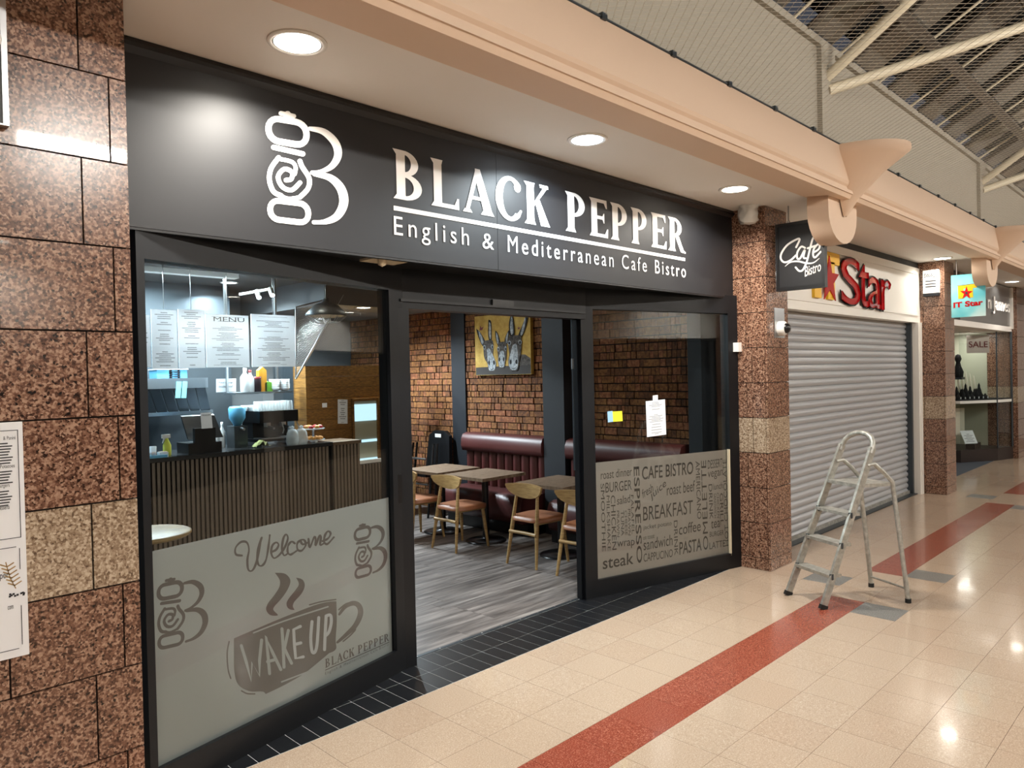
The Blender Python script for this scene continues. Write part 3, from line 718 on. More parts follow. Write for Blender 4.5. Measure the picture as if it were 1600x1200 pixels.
# right film with its word cloud
filmr = fr_box(MB(), RA, RB, .118, 1.582, .12, 1.045, .005, .0058).build('frosted_film', M['filmr'], wr)
def rz(zx, zy): return onplane(930 + .175 * zx, 700 + .175 * zy, RA, RB, .0046)
def word(t, a, b, c, bold=0.0):
    o = textquad(MB(), t, rz(*a), rz(*b), rz(*c), bold=bold).build('printed_word', M['filmbrown'], filmr)
for t_, a, b, c in (('roast dinner', (50, 282), (328, 245), (50, 205)), ('BURGER', (92, 400), (326, 372), (92, 310)), ('CAFE BISTRO', (418, 285), (875, 232), (418, 168)),
    ('salad', (195, 508), (312, 485), (195, 435)), ('BREAKFAST', (428, 652), (872, 585), (428, 525)), ('jacket potato', (430, 740), (682, 700), (430, 690)), ('coffee', (748, 778), (942, 740), (748, 680)),
    ('roast beef', (640, 425), (890, 385), (640, 325)), ('wrap', (196, 908), (352, 890), (196, 835)), ('sandwich', (432, 915), (690, 868), (432, 815)), ('on toast', (428, 822), (530, 802), (428, 790)),
    ('steak', (68, 1085), (342, 1035), (68, 975)), ('CAPPUCINO', (432, 1018), (692, 972), (432, 945)), ('PASTA', (752, 955), (950, 915), (752, 840)), ('LATTE', (1020, 905), (1160, 878), (1020, 845)),
    ('tea', (1035, 722), (1115, 705), (1035, 650)), ('BURGER', (1022, 795), (1148, 775), (1022, 750)), ('lunch', (1055, 375), (1138, 360), (1055, 318)), ('vegan', (1005, 290), (1140, 265), (1005, 215)),
    ('DESSERT', (1005, 188), (1135, 168), (1005, 110)), ('fresh', (425, 450), (520, 385), (415, 375)), ('juice', (505, 480), (640, 355), (490, 400)),
    # reading downwards
    ('ESPRESSO', (342, 168), (372, 1030), (392, 165)), ('SMOOTHIE', (48, 318), (62, 925), (82, 318)), ('MILKSHAKE', (100, 425), (112, 920), (128, 425)), ('CHICKEN', (138, 425), (152, 912), (178, 422)), ('TUNA', (228, 560), (232, 785), (256, 558)),
    ('PRAWN', (192, 560), (196, 795), (214, 560)), ('FALAFEL', (318, 420), (328, 770), (342, 420)), ('CHEESE', (262, 560), (268, 780), (284, 558)), ('PRAWN', (292, 545), (296, 780), (314, 545)), ('DRINK', (702, 650), (708, 962), (734, 645)),
    ('DRINK', (1012, 325), (1022, 640), (1044, 322)), ('GRILL', (1112, 405), (1118, 690), (1142, 402)), ('AMERICANO', (895, 118), (912, 635), (932, 115)), ('SANDWICH', (1058, 405), (1062, 625), (1078, 405)), ('CHICKEN', (1084, 400), (1090, 625), (1104, 400)),
    # reading upwards
    ('OMELETTE', (1010, 905), (990, 110), (965, 912)), ('HOT CHOCOLATE', (1192, 872), (1170, 100), (1160, 878))):
    word(t_, a, b, c, bold=.01 if t_ in ('ESPRESSO', 'CAFE BISTRO', 'steak', 'PASTA') else 0)
fr_box(MB(), RA, RB, 1.572, 1.584, .118, 1.05, -.03, -.006).build('bead', M['cream_pl'], wr)
# paper notice and sticker on the right pane, lock plate, alarm contact
RP = lambda u, v, o_=-.006: onplane(u, v, RA, RB, o_)
nt = thing('notice', RP(1025, 683), 'white paper opening notice taped inside the right cafe window', 'notice')
sheet('sheet', RP(1011, 683), RP(1041, 679), RP(1009, 627), .001, page('notice_print', 26, 3), nt)
sheet('tape', RP(1020, 627, -.007), RP(1028, 626, -.007), RP(1020, 618, -.007), .0005, M['paper'], nt)
stk = thing('sticker', RP(962, 659), 'small blue and yellow sticker on the right cafe window', 'sticker')
sheet('blue_half', RP(950, 660), RP(958, 659), RP(949, 643), .0005, M['skyblue'], stk)
sheet('yellow_half', RP(958, 659), RP(973, 658), RP(957, 643), .0005, M['stickyellow'], stk)
ab = thing('alarm_sounder', (6.03, -.065, 1.9), 'small white wall box with round grille beside the right window', 'alarm')
MB().box((5.975, -.075, 1.905), (6.085, -.02, 1.985)).build('case', M['plastic'], ab, world=True)
MB().lathe([(.022, 0), (.02, .004), (.001, .004)], (0, 0, 0), 14).build('grille', M['stack'], ab).matrix_local = Matrix.Translation((.035, -.01, .045)) @ Matrix.Rotation(pi / 2, 4, 'X')
dt = thing('motion_detector', (2.41, .14, 2.40), 'white plate with small round detector under the fascia', 'detector')
MB().box((2.30, .03, 2.388), (2.53, .24, 2.40)).build('plate', M['cream_pl'], dt, world=True)
MB().lathe([(.001, -.045), (.022, -.035), (.026, -.015), (.026, 0)], (2.335, .08, 2.388), 14).build('sensor', M['cream_pl'], dt, world=True)

# cctv dome on the pillar front, wrapped speaker above
cc = thing('security_camera', (6.25, -.31, 2.10), 'white dome security camera on a steel plate on the granite pillar', 'camera')
MB().box((6.17, -.318, 2.02), (6.36, -.311, 2.28)).build('plate', M['steel'], cc, world=True)
MB().lathe([(.065, 0), (.065, .03), (.06, .05), (.045, .06)], (0, 0, 0), 20).build('housing', M['plastic'], cc).matrix_local = Matrix.Translation((.01, -.008, .0)) @ Matrix.Rotation(pi / 2, 4, 'X')
MB().lathe([(.045, .0), (.043, .02), (.03, .036), (.001, .042)], (0, 0, 0), 18).build('lens_dome', M['blackpl'], cc).matrix_local = Matrix.Translation((.01, -.062, .0)) @ Matrix.Rotation(pi / 2, 4, 'X')
wp = thing('wrapped_speaker', (5.93, -.18, 3.0), 'white bagged-up speaker at the top of the granite pillar by the cafe sign', 'speaker')
mb = MB(); ws = []
for j, (r, z) in enumerate(((.055, 3.0), (.075, 3.02), (.08, 3.07), (.075, 3.12), (.085, 3.148))):
    ws.append([(5.95 + (r + .022 * math.sin(i * 2.3 + j * 1.9)) * math.cos(2 * pi * i / 12), -.2 + (r + .02 * math.cos(i * 1.7 + j * 2.3)) * math.sin(2 * pi * i / 12), z) for i in range(12)])
mb.add([p for g_ in ws for p in g_], [(j * 12 + i, j * 12 + (i + 1) % 12, j * 12 + 12 + (i + 1) % 12, j * 12 + 12 + i) for j in range(4) for i in range(12)], 0, True); mb.add(ws[0], [tuple(range(12))[::-1]])
mb.build('wrap', M['sacking'], wp, world=True)

# hanging cafe sign
hs = thing('hanging_sign', (6.2, -.53, 2.4), 'black square hanging sign with white script Cafe Bistro', 'sign')
HX = 6.2
MB().box((HX, -.745, 2.42), (HX + .05, -.325, 3.0)).build('board', M['signblack'], hs, world=True)
f = MB()
for a, b in (((-.745, 2.42), (-.325, 2.45)), ((-.745, 2.97), (-.325, 3.0)), ((-.745, 2.45), (-.72, 2.97)), ((-.35, 2.45), (-.325, 2.97))): f.box((HX - .008, a[0], a[1]), (HX, b[0], b[1]))
f.build('border', M['black'], hs, world=True)
def cz(zx, zy): p = at(1130 + .15 * zx, 300 + .15 * zy, x=HX - .002); return p
cf = MB()
strokes(cf, [[(760, 575), (797, 490), (745, 503), (662, 558), (606, 640), (602, 700), (640, 732), (700, 712), (757, 660)], [(852, 582), (812, 570), (772, 630), (772, 690), (802, 690), (850, 600), (836, 680), (862, 690)],
    [(975, 492), (962, 460), (932, 490), (902, 600), (872, 720), (832, 808), (792, 822), (755, 785)], [(880, 586), (960, 560)], [(936, 632), (990, 600), (1006, 560), (986, 545), (946, 590), (936, 650), (956, 682), (1016, 622)]], cz, 20, up=Vector((-1, 0, 0)))
strokes(cf, [[(645, 775), (700, 732), (780, 722), (870, 742), (940, 736), (1002, 690)]], cz, lambda t: 5 + 14 * math.sin(pi * t), up=Vector((-1, 0, 0)))
textquad(cf, 'Bistro', cz(850, 885), cz(1018, 822), cz(852, 778), bold=.01)
cf.build('script_lettering', M['print'], hs, world=True)
for yy in (-.43, -.64): MB().tube([(HX + .025, yy, 3.0), (HX + .025, yy, CZ)], .006, 6).lathe([(.014, 0), (.014, .02)], (HX + .025, yy, 3.0), 8).build('hook', M['steel'], hs, world=True)

# ================================================================ neighbouring units
# IT shop: white fascia, roller shutter, white frame
wf = thing('shop_fascia', (8.8, -.1, 2.33), 'white panelled shop fascia with red 3D Star lettering', 'sign')
MB().box((6.45, -.08, 2.33), (11.1, .3, 3.07)).build('board', M['white'], wf, world=True)
for a, b in (((6.55, 2.98), (10.98, 3.01)), ((6.55, 2.42), (10.98, 2.45)), ((10.95, 2.45), (10.98, 2.98)), ((6.55, 2.45), (6.58, 2.98))): MB().box((a[0], -.092, a[1]), (b[0], -.08, b[1])).build('panel_moulding', M['white'], wf, world=True)
struct('shadow_gap_strip', MB().box((6.45, -.06, 3.07), (11.1, .3, CZ)), M['intdark'])  # dark strip coloured in for the shadow line above the fascia
YL = -.11
def ix(u, v): return at(u, v, y=YL)
for ch, a, b, t_, bo in (('S', 1314, 1343, 404, 476), ('t', 1342, 1357, 414, 480), ('a', 1356, 1376, 434, 482), ('r', 1376, 1391, 438, 485)):
    um = (a + b) / 2; x0, x1 = ix(a, (t_ + bo) / 2).x, ix(b, (t_ + bo) / 2).x; z0, z1 = ix(um, bo).z, ix(um, t_).z
    o = text_in(MB(), ch, x0, x1, z0, z1, YL, th=-.015, bold=.0).build('letter_' + ch.lower(), M['redpl'], wf, world=True)
    o['label'] = 'red acrylic letter %s' % ch
    text_in(MB(), ch, x0 - .015, x1 + .03, z0 - .02, z1 + .02, YL + .012, th=-.01, bold=.01).build('letter_backing', M['blackpl'], o).location = (0, 0, 0)
for o in [q for q in bpy.data.objects if q.name.startswith('letter_backing')]:
    o.matrix_parent_inverse = Matrix.Translation(-Vector(wf.location))
lgx, lgz = ix(1300, 440).x, 2.47
lg = MB().box((lgx - .45, YL, lgz), (lgx - .28, -.08, lgz + .5)).box((lgx - .24, YL, lgz + .38), (lgx + .22, -.08, lgz + .5)).box((lgx - .1, YL, lgz), (lgx + .08, -.08, lgz + .4))
lg.build('logo_block', M['yellowpl'], wf, world=True)
def star(c, R, r, n, plane):
    return [plane(c[0] + (R if k % 2 == 0 else r) * math.sin(pi * k / n), c[1] + (R if k % 2 == 0 else r) * math.cos(pi * k / n)) for k in range(2 * n)]
MB().prism(star((lgx - .08, lgz + .2), .26, .1, 5, lambda a, b: (a, YL - .012, b)), (0, .012, 0)).build('logo_star', M['redpl'], wf, world=True)
rs = thing('roller_shutter', (8.7, .06, 0), 'closed grey metal roller shutter of the computer shop', 'shutter')
n_sl = 30; ph = 2.33 / n_sl
pr_ = [(0, 0), (-.012, .008), (-.02, .022), (-.022, .04), (-.016, .058), (-.004, .07), (.0, ph), (.006, ph), (.006, 0)]
me_ = MB().prism([(6.46, .06 + a, b) for a, b in pr_], (4.44, 0, 0), smooth=True).build('slat', M['shutter'], rs, world=True).data
for k in range(1, n_sl): inst('slat', me_, (0, 0, k * ph), rs)
MB().box((6.46, .02, 0), (10.9, .09, .05)).build('bottom_bar', M['aludirty'], rs, world=True)
struct('trim_6', MB().box((10.90, -.02, 0), (10.955, .1, 2.33)), M['stack'])
struct('trim_7', MB().box((10.955, -.1, 0), (11.1, .1, 2.33)).box((10.98, -.115, 0), (11.05, -.1, 2.33)), M['white'])
struct('wall_shop_back', MB().box((6.45, .32, 0), (11.1, .4, CZ)), M['intdark'])
struct('wall_sill', MB().box((6.45, -.06, 0), (11.0, .02, .012)), M['stack'])
# alarm box on pillar two and teal hanging sign
sw = thing('alarm_box', (11.09, -.235, 2.69), 'white alarm box reading SWALE on the second granite pillar', 'alarm')
MB().box((11.03, -.33, 2.72), (11.1, -.14, 3.03)).build('case', M['plastic'], sw, world=True)
MB().box((11.03, -.33, 2.68), (11.1, -.14, 2.72)).build('base', M['navy'], sw, world=True)
q = MB(); X_ = 11.028
textquad(q, 'SWALE', (X_, -.155, 2.93), (X_, -.315, 2.93), (X_, -.155, 2.985), bold=.01)
for zz in (2.875, 2.835, 2.80): q.add([(X_, -.17, zz), (X_, -.30, zz), (X_, -.30, zz + .014), (X_, -.17, zz + .014)], [(0, 1, 2, 3)])
q.build('lettering', M['ink'], sw, world=True)
hs2 = thing('hanging_sign', (11.2, -.62, 2.37), 'teal hanging sign with yellow logo, red star and IT Star lettering', 'sign')
HX2 = 11.2
MB().box((HX2, -.83, 2.38), (HX2 + .02, -.435, 2.945)).build('board', M['signteal'], hs2, world=True)
def hz(zx, zy): return at(1470 + .10833 * zx, 400 + .10833 * zy, x=HX2 - .003)
q = MB()
for a in (((245, 432), (325, 425), (330, 610), (252, 618)), ((325, 425), (525, 395), (520, 452), (460, 460), (465, 595), (390, 600), (385, 465), (328, 470))): q.add([hz(*p) for p in a], [tuple(range(len(a)))], 0)
q.add([hz(*p) for p in ((240, 428), (528, 392), (528, 400), (240, 436))], [(0, 1, 2, 3)], 2)
pts = star((0, 0), 100, 38, 5, lambda a, b: (a, b)); q.add([hz(370 + a, 535 - b) + Vector((-.001, 0, 0)) for a, b in pts], [tuple(range(10))], 1)
pts = star((0, 0), 18, 18, 8, lambda a, b: (a, b)); q.add([hz(370 + a, 535 - b) + Vector((-.002, 0, 0)) for a, b in pts], [tuple(range(16))], 2)
q.build('logo', [M['yellowpl'], M['redpl'], M['ink']], hs2, world=True)
q = textquad(MB(), 'IT Star', hz(182, 752), hz(610, 705), hz(180, 672), bold=.04); q.build('lettering', M['redpl'], hs2, world=True)
for yy in (-.5, -.72): MB().tube([(HX2 + .01, yy, 2.945), (HX2 + .01, yy, CZ)], .006, 6).build('hook', M['steel'], hs2, world=True)

# jewellery shop
JY = -.2
js = thing('shop_fascia', (13.8, JY, 2.4), 'brushed steel jewellery shop fascia with white lettering', 'sign')
MB().box((11.57, JY, 2.42), (11.95, .1, CZ - .02)).build('white_end', M['white'], js, world=True)
MB().box((15.97, JY - .03, 2.38), (16.11, .1, CZ - .02)).build('white_end', M['white'], js, world=True)
MB().box((12.6, JY, 2.42), (15.97, .1, CZ - .02)).build('panel', M['steel'], js, world=True)
MB().box((11.95, JY - .005, 2.42), (12.6, .1, CZ - .02)).build('dark_panel', M['blackpl'], js, world=True)
q = text_in(MB(), 'n James', at(1542, 490, y=JY).x, at(1576, 495, y=JY).x, 2.60, 2.90, JY - .012, th=-.01, bold=.01); q.build('lettering', M['print'], js, world=True)
struct('trim_8', MB().box((11.57, JY, 2.33), (16.11, .5, 2.42)), M['ceil'])
struct('wall_jeweller', MB().box((11.56, 1.6, 0), (16.2, 1.7, CZ)).box((16.12, .2, 0), (16.2, 1.6, CZ)), M['jewback'])
struct('floor_jeweller', MB().box((11.56, -.02, -.02), (16.12, 1.6, .002)), M['mat'])
js2 = thing('roller_grille', (12.2, .5, 0), 'pale open-slat roller grille beside the jewellery showcase', 'shutter')
x0_, x1_ = 13.3, 14.8
for k in range(30): MB().tube([(x0_, .62, .04 + k * .077), (x1_, .62, .04 + k * .077)], .02, 6).build('bar', M['alu'], js2, world=True)
MB().box((x1_, .58, 0), (x1_ + .06, .66, 2.33)).build('guide', M['alu'], js2, world=True)
sc_ = thing('showcase', (15.4, .4, 0), 'glazed corner jewellery showcase with SALE card and dark plinth', 'showcase')
pl = [(14.9, .36), (15.6, -.06), (16.1, -.2), (16.1, .9), (14.9, .9)]
MB().prism([(a, b, 0) for a, b in pl], (0, 0, .22)).build('plinth', M['darkplinth'], sc_, world=True)
MB().prism([(a, b, 1.05) for a, b in pl], (0, 0, .05)).build('shelf', M['white'], sc_, world=True)
MB().prism([(a, b, 1.10) for a, b in pl], (0, 0, .02)).build('shelf_pad', M['velvet'], sc_, world=True)
MB().box((14.9, .9, .22), (16.1, .93, 2.33)).build('back', M['jewback'], sc_, world=True)
MB().prism([(14.9, .36, .22), (15.6, -.06, .22), (15.606, -.05, .22), (14.906, .37, .22)], (0, 0, 2.11)).build('pane', M['glass'], sc_, world=True)
MB().prism([(15.6, -.06, .22), (16.1, -.2, .22), (16.1, -.19, .22), (15.606, -.05, .22)], (0, 0, 2.11)).build('pane', M['glass'], sc_, world=True)
MB().tube([(15.6, -.06, .22), (15.6, -.06, 2.33)], .012, 6).tube([(16.09, -.19, .22), (16.09, -.19, 2.33)], .02, 6).build('mullion', M['stack'], sc_, world=True)
l = bpy.data.lights.new('showcase_fill', 'AREA'); l.shape = 'RECTANGLE'; l.size = .9; l.size_y = .3; l.energy = 7; l.color = (1, .97, .9)  # added fill lamp and panel, brightening the showcase interior
lo = bpy.data.objects.new('showcase_fill', l); col.objects.link(lo); lo.parent = sc_; lo.location = (.1, 0, 2.31)
MB().box((14.95, .2, 2.315), (16.05, .7, 2.33)).build('fill_panel', M['plastic'], sc_, world=True)
dirv = (Vector((15.6, -.06, 0)) - Vector((14.9, .36, 0))).normalized(); nv = Vector((-dirv.y, dirv.x, 0))
def jp(s_, dpt, z): p = Vector((14.9, .36, z)) + dirv * s_ + nv * dpt; return p
cd_ = thing('sale_card', jp(.6, .05, 2.0), 'pinkish card reading SALE hung inside the showcase', 'card')
sheet('card', jp(.2, .04, 1.95), jp(.7, .04, 1.95), jp(.2, .04, 2.27), .004, M['sale'], cd_)
q = MB(); textquad(q, 'SALE', jp(.24, .034, 2.05), jp(.66, .034, 2.05), jp(.24, .034, 2.16), bold=.01); q.build('lettering', M['redcap'], cd_, world=True)
for i in range(14):
    s_ = .08 + (i % 7) * .10; dp = .12 + .13 * (i // 7); h = .10 + .09 * (i // 7) + .05 * ((i * 5) % 3)
    o = thing('jewellery_bust', jp(s_, dp, 1.12), 'small black velvet display block on the showcase shelf', 'display', 'black velvet jewellery displays')
    MB().lathe([(.045, 0), (.04, h * .5), (.02, h * .7), (.018, h * .85), (.001, h)], (0, 0, 0), 8).build('block', M['velvet'], o); MB().box((-.028, -.046, .01), (.02, -.04, .045)).build('price_tag', M['paper'], o)
for i in range(5):
    p = jp(.38 + i * .09, .36, 1.12); o = thing('pearl_stand', p, 'pale leaning necklace stand on the showcase shelf', 'display', 'pale necklace stands')
    MB().tube([(0, 0, 0), (.0, .03, .25 + .1 * (4 - i) / 4), (.02, .05, .42 + .16 * (4 - i) / 4)], [.03, .025, .01], 8).build('stand', M['pearl'], o)
o = thing('necklace_bust', jp(.22, .25, 1.52), 'black necklace bust on a small grey shelf in the showcase', 'display')
MB().box((-.12, -.08, -.04), (.12, .1, 0)).build('shelf', M['stack'], o); MB().lathe([(.08, 0), (.09, .1), (.05, .2), (.035, .27), (.06, .33), (.04, .4), (.001, .42)], (0, 0, 0), 12).build('bust', M['velvet'], o)
o = thing('portrait_card', jp(.42, .35, .5), 'pale portrait card in the lower showcase', 'card'); sheet('card', jp(.18, .35, .45), jp(.45, .35, .45), jp(.18, .35, .95), .01, M['pearl'], o)
o = thing('price_stand', jp(.42, .15, .3), 'white tilted price card on a dark block in the lower showcase', 'card')
sheet('card', jp(.2, .1, .32), jp(.48, .1, .32), jp(.17, .18, .55), .006, page('card_print', 9, 12), o); MB().box((-.14, -.06, -.08), (.3, .08, .015)).build('block', M['darkplinth'], o)

# ---------------------------------------------------------------- step ladder
F1, F2, B1, B2 = Vector((5.49, -.70, 0)), Vector((5.325, -1.035, 0)), Vector((6.12, -1.10, 0)), Vector((5.88, -1.44, 0))
ld = thing('stepladder', (5.7, -1.07, 0), 'worn aluminium stepladder with platform and hand rail by the shutter', 'ladder')
u_ = (F2 - F1).normalized(); fw = ((B1 + B2) / 2 - (F1 + F2) / 2).normalized()
TOPZ = 1.25; lean = .50
c0 = (F1 + F2) / 2; w0 = (F2 - F1).length
def stile(s_, z):
    f_ = z / TOPZ; w_ = w0 * (1 - .22 * f_); return c0 + u_ * (s_ * w_ / 2) + fw * lean * f_ + Vector((0, 0, z))
def rail(p, q, wx, wy, mb, dirx=None):
    d = (q - p).normalized(); a = (dirx or u_); b = d.cross(a).normalized(); a = b.cross(d).normalized()
    vs = [r + a * i * wx + b * j * wy for r in (p, q) for i, j in ((-1, -1), (1, -1), (1, 1), (-1, 1))]
    mb.add(vs, [(0, 1, 2, 3), (7, 6, 5, 4), (0, 4, 5, 1), (1, 5, 6, 2), (2, 6, 7, 3), (3, 7, 4, 0)])
for s_ in (-1, 1):
    q = MB(); rail(stile(s_, .02), stile(s_, TOPZ - .1), .011, .026, q); q.build('front_stile', M['aludirty'], ld, world=True)
    q = MB(); rail(stile(s_, 0), stile(s_, .03), .014, .03, q); q.build('rubber_foot', M['rubber'], ld, world=True)
arc = [stile(-1, TOPZ - .14)] + [stile(0, TOPZ - .1) + (stile(1, TOPZ - .1) - stile(-1, TOPZ - .1)) * (-.5 * math.cos(pi * i / 8)) + (stile(0, TOPZ) - stile(0, TOPZ - .1)) * math.sin(pi * i / 8) for i in range(9)] + [stile(1, TOPZ - .14)]
MB().tube(arc, .02, 8).build('hand_rail', M['aludirty'], ld, world=True)
for k, z in enumerate((.22, .44, .655)):
    a, b = stile(-1, z), stile(1, z); q = MB(); dpt = .075
    q.prism([a - fw * .03, b - fw * .03, b + fw * dpt, a + fw * dpt], (0, 0, .022)); q.build('tread', M['aludirty'], ld, world=True)
    q = MB()
    for p in (a, b): q.box(p + Vector((-.02, -.012, -.012)), p + Vector((.02, .012, .03)))
    q.build('tread_bracket', M['stack'], ld, world=True)
zp = .86; a, b = stile(-1, zp), stile(1, zp)
MB().prism([a - fw * .02, b - fw * .02, b + fw * .27, a + fw * .27], (0, 0, .025)).build('platform', M['aludirty'], ld, world=True)
for s_, Bf in ((-1, B1), (1, B2)):
    t0 = stile(s_, 1.02); t1 = stile(s_, zp) + fw * .27 + Vector((0, 0, .03)); t2 = t1 + (Bf - t1) * .12
    MB().tube([t0, t0 + fw * .06 + Vector((0, 0, .01)), t0 + fw * .13 - Vector((0, 0, .05)), t1, t2, Bf + Vector((0, 0, .02))], .017, 8).build('rear_leg', M['aludirty'], ld, world=True)
    MB().tube([Bf, Bf + Vector((0, 0, .03))], .022, 8).build('rubber_foot', M['rubber'], ld, world=True)
p, q2 = B1 + (stile(-1, zp) + fw * .27 - B1) * .1, B2 + (stile(1, zp) + fw * .27 - B2) * .12
MB().tube([p, q2], .008, 6).build('spreader_rod', M['aludirty'], ld, world=True)

# ---------------------------------------------------------------- poster and frame on the granite wall
ps = thing('menu_poster', (.4, -.325, .85), 'white printed cafe menu poster fixed to the granite wall', 'poster')
PY = -.322
MB().box((-.1, PY, .852), (.588, PY + .01, 1.628)).build('sheet', M['paper'], ps, world=True)
q = MB()
def ptx(s_, ua, ub, v, h):
    xa, xb = at(ua, v, y=PY).x, at(ub, v, y=PY).x; z = at((ua + ub) / 2, v, y=PY).z; text_in(q, s_, xa, xb, z, z + h, PY - .001)
ptx('& Panini', 5, 24, 687, .012); ptx('Potatoes', 0, 23, 731, .012); ptx('urgers', 0, 15, 763, .012); ptx('esserts', 0, 15, 796, .012)
ptx('per', 0, 14, 907, .022); ptx('com', 12, 21, 952, .012)
for k in range(24):
    v = 694 + k * 4.4
    if abs(v - 731) < 4 or abs(v - 763) < 4 or abs(v - 796) < 4: continue
    z = at(8, v, y=PY).z; xb = at(12 + (k * 7) % 9, v, y=PY).x; q.box((.3, PY - .001, z), (xb, PY, z + .004))
for a, b in (((.25, 1.60), (.575, 1.602)), ((.573, 1.245), (.575, 1.60)), ((.25, 1.245), (.575, 1.247)), ((.25, 1.215), (.56, 1.217)), ((.568, 1.14), (.57, 1.21)), ((.568, .89), (.57, 1.02)), ((.25, .878), (.56, .880))): q.box((a[0], PY - .001, a[1]), (b[0], PY, b[1]))
for k in range(10): a = k * 2.4; q.box((.555 + .02 * math.cos(a), PY - .001, 1.055 + .025 * math.sin(a * 1.3)), (.561 + .02 * math.cos(a), PY, 1.061 + .025 * math.sin(a * 1.3)))
q.build('print', M['ink'], ps, world=True)
sp_ = MB()
vs, fs = stroke2([(.555, 1.08), (.54, 1.12), (.53, 1.17)], .003); sp_.add([(p[0], PY - .001, p[1]) for p in vs], fs)
for k in range(6):
    for sg_ in (-1, 1):
        vs, fs = stroke2([(.553 - k * .004, 1.09 + k * .013), (.553 - k * .004 + sg_ * .018, 1.10 + k * .013)], .004, smooth=False); sp_.add([(p[0], PY - .001, p[1]) for p in vs], fs)
sp_.build('leaf_print', M['wood'], ps, world=True)
fs_ = thing('wall_sign', (.4, -.33, 2.6), 'edge of a dark framed sign high on the granite wall', 'sign')
MB().box((-.3, -.345, 2.6), (.555, -.311, 3.14)).build('panel', M['darkplinth'], fs_, world=True)
MB().box((.555, -.35, 2.595), (.572, -.311, 3.14)).box((-.3, -.35, 2.595), (.555, -.311, 2.6)).build('frame', M['steel'], fs_, world=True)
MB().lathe([(.03, 0), (.03, .01), (.001, .01)], (0, 0, 0), 14).build('badge', M['print'], fs_).matrix_local = Matrix.Translation((.128, -.015, .27)) @ Matrix.Rotation(pi / 2, 4, 'X')

# ================================================================ cafe interior
WX, YB, IC = 6.2, 6.4, 2.9
fi = MB().box((.7, .475, -.03), (WX + .1, YB, -.012)).prism([(1.0, .1, -.03), (2.72, .475, -.03), (1.0, .475, -.03)], (0, 0, .018)).prism([(6.2, .0, -.03), (6.2, .475, -.03), (4.3, .475, -.03)], (0, 0, .018))
fin = struct('floor_cafe', fi, M['plank'])
for j in range(40):
    y0 = .478 + j * .149; x0 = .7 - random.random() * 1.2
    while x0 < WX:
        x1 = min(x0 + 1.22, WX); a = max(x0, .7)
        if x1 - a > .02: inst('plank', boxmesh(round(x1 - a, 2) - .002, .147, .012, M['plank']), (a, y0, -.012), fin)
        x0 += 1.22
struct('ceiling_cafe', MB().box((.7, .75, IC), (WX + .1, YB, IC + .08)).box((.7, .4, 2.5), (WX + .1, .75, IC + .08)), M['intdark'])
struct('wall_back', MB().box((.7, YB, 0), (WX + .3, YB + .1, IC)), M['interior'])
struct('wall_side', MB().box((.62, .3, 0), (.7, YB, IC)), M['interior'])
# brick side wall
bw = struct('wall_right', MB().box((WX + .02, .42, 0), (WX + .12, YB, IC)), M['brickgap'])
bricks = []; z = .0; row = 0
while z < IC - .03:
    h = .058 + random.random() * .018; y = .43; 
    while y < YB - .05:
        L_ = random.choice((.035, .04, .045, .05, .04, .055, .035, .05, .045, .09, .15, .19)); L_ = min(L_, YB - .02 - y)
        bricks.append((y, z, L_, h)); y += L_ + .009
    z += h + .011; row += 1
def bscore(b):
    y, z_, L_, h = b; vis = (z_ > 1.0 and z_ < 2.3 and (.45 < y < 1.9 or 2.2 < y < 3.8)); return (0 if vis and L_ > .04 else 1, y)
bricks.sort(key=bscore); rest = [MB(), MB(), MB()]
for k, (y, z_, L_, h) in enumerate(bricks):
    mi = random.choice((0, 0, 1, 2)); pr0 = .012 + random.random() * .016
    if k < 300: inst('brick', boxmesh(.05, round(L_, 3), round(h, 2), M['brick'][mi]), (WX + .02 - pr0, y, z_), bw)
    elif z_ > .6 or y > 4: rest[mi].box((WX + .02 - pr0, y, z_), (WX + .06, y + L_, z_ + h))
for i, mb in enumerate(rest): tag(mb.build('far_bricks', M['brick'][i], bw), kind='stuff')
# navy columns
struct('trim_9', MB().box((5.94, 1.92, 0), (WX + .02, 2.22, IC)), M['navy'])
struct('trim_10', MB().box((WX - .02, 3.76, 0), (WX + .02, 4.02, IC)), M['navy'])
struct('trim_11', MB().box((5.95, .28, 0), (WX + .1, .42, IC)), M['navy'])
# canvas of three donkeys
y0, y1, z0, z1 = 3.52, 2.58, 1.745, 2.47; CX = WX - .055
pa = thing('canvas_painting', (CX, 3.05, z0), 'square canvas of three grey donkeys on an ochre ground', 'painting')
MB().box((CX, y1, z0), (CX + .045, y0, z1)).build('canvas', M['canvas'], pa, world=True)
lay = [0]
def cv(zx, zy, dx=0.0): f1 = (zx - 140) / 905; f2 = (zy - 130) / 900; return Vector((CX - .0008 - dx, y0 + (y1 - y0) * f1, z1 + (z0 - z1) * f2))
pm = MB(); PMATS = [M['dgrey'], M['dpale'], M['ddark'], M['ledge'], M['redcap'], M['dpale']]
def blob(pts, mi, lv, sm=True):
    q = smoothpts(list(pts) + [pts[0]], 4)[:-1] if sm else pts
    pm.add([cv(p[0], p[1], lv * .0006) for p in q], [tuple(range(len(q)))], mi)
def ell(cx, cy, rx, ry, mi, lv): pm.add([cv(cx + rx * math.cos(2 * pi * i / 16), cy + ry * math.sin(2 * pi * i / 16), lv * .0006) for i in range(16)], [tuple(range(16))], mi)
blob([(145, 910), (600, 900), (1042, 895), (1042, 1025), (600, 1028), (145, 1025)], 3, 0, False)
blob([(870, 740), (960, 745), (1040, 800), (1042, 900), (860, 895)], 0, 1, False)
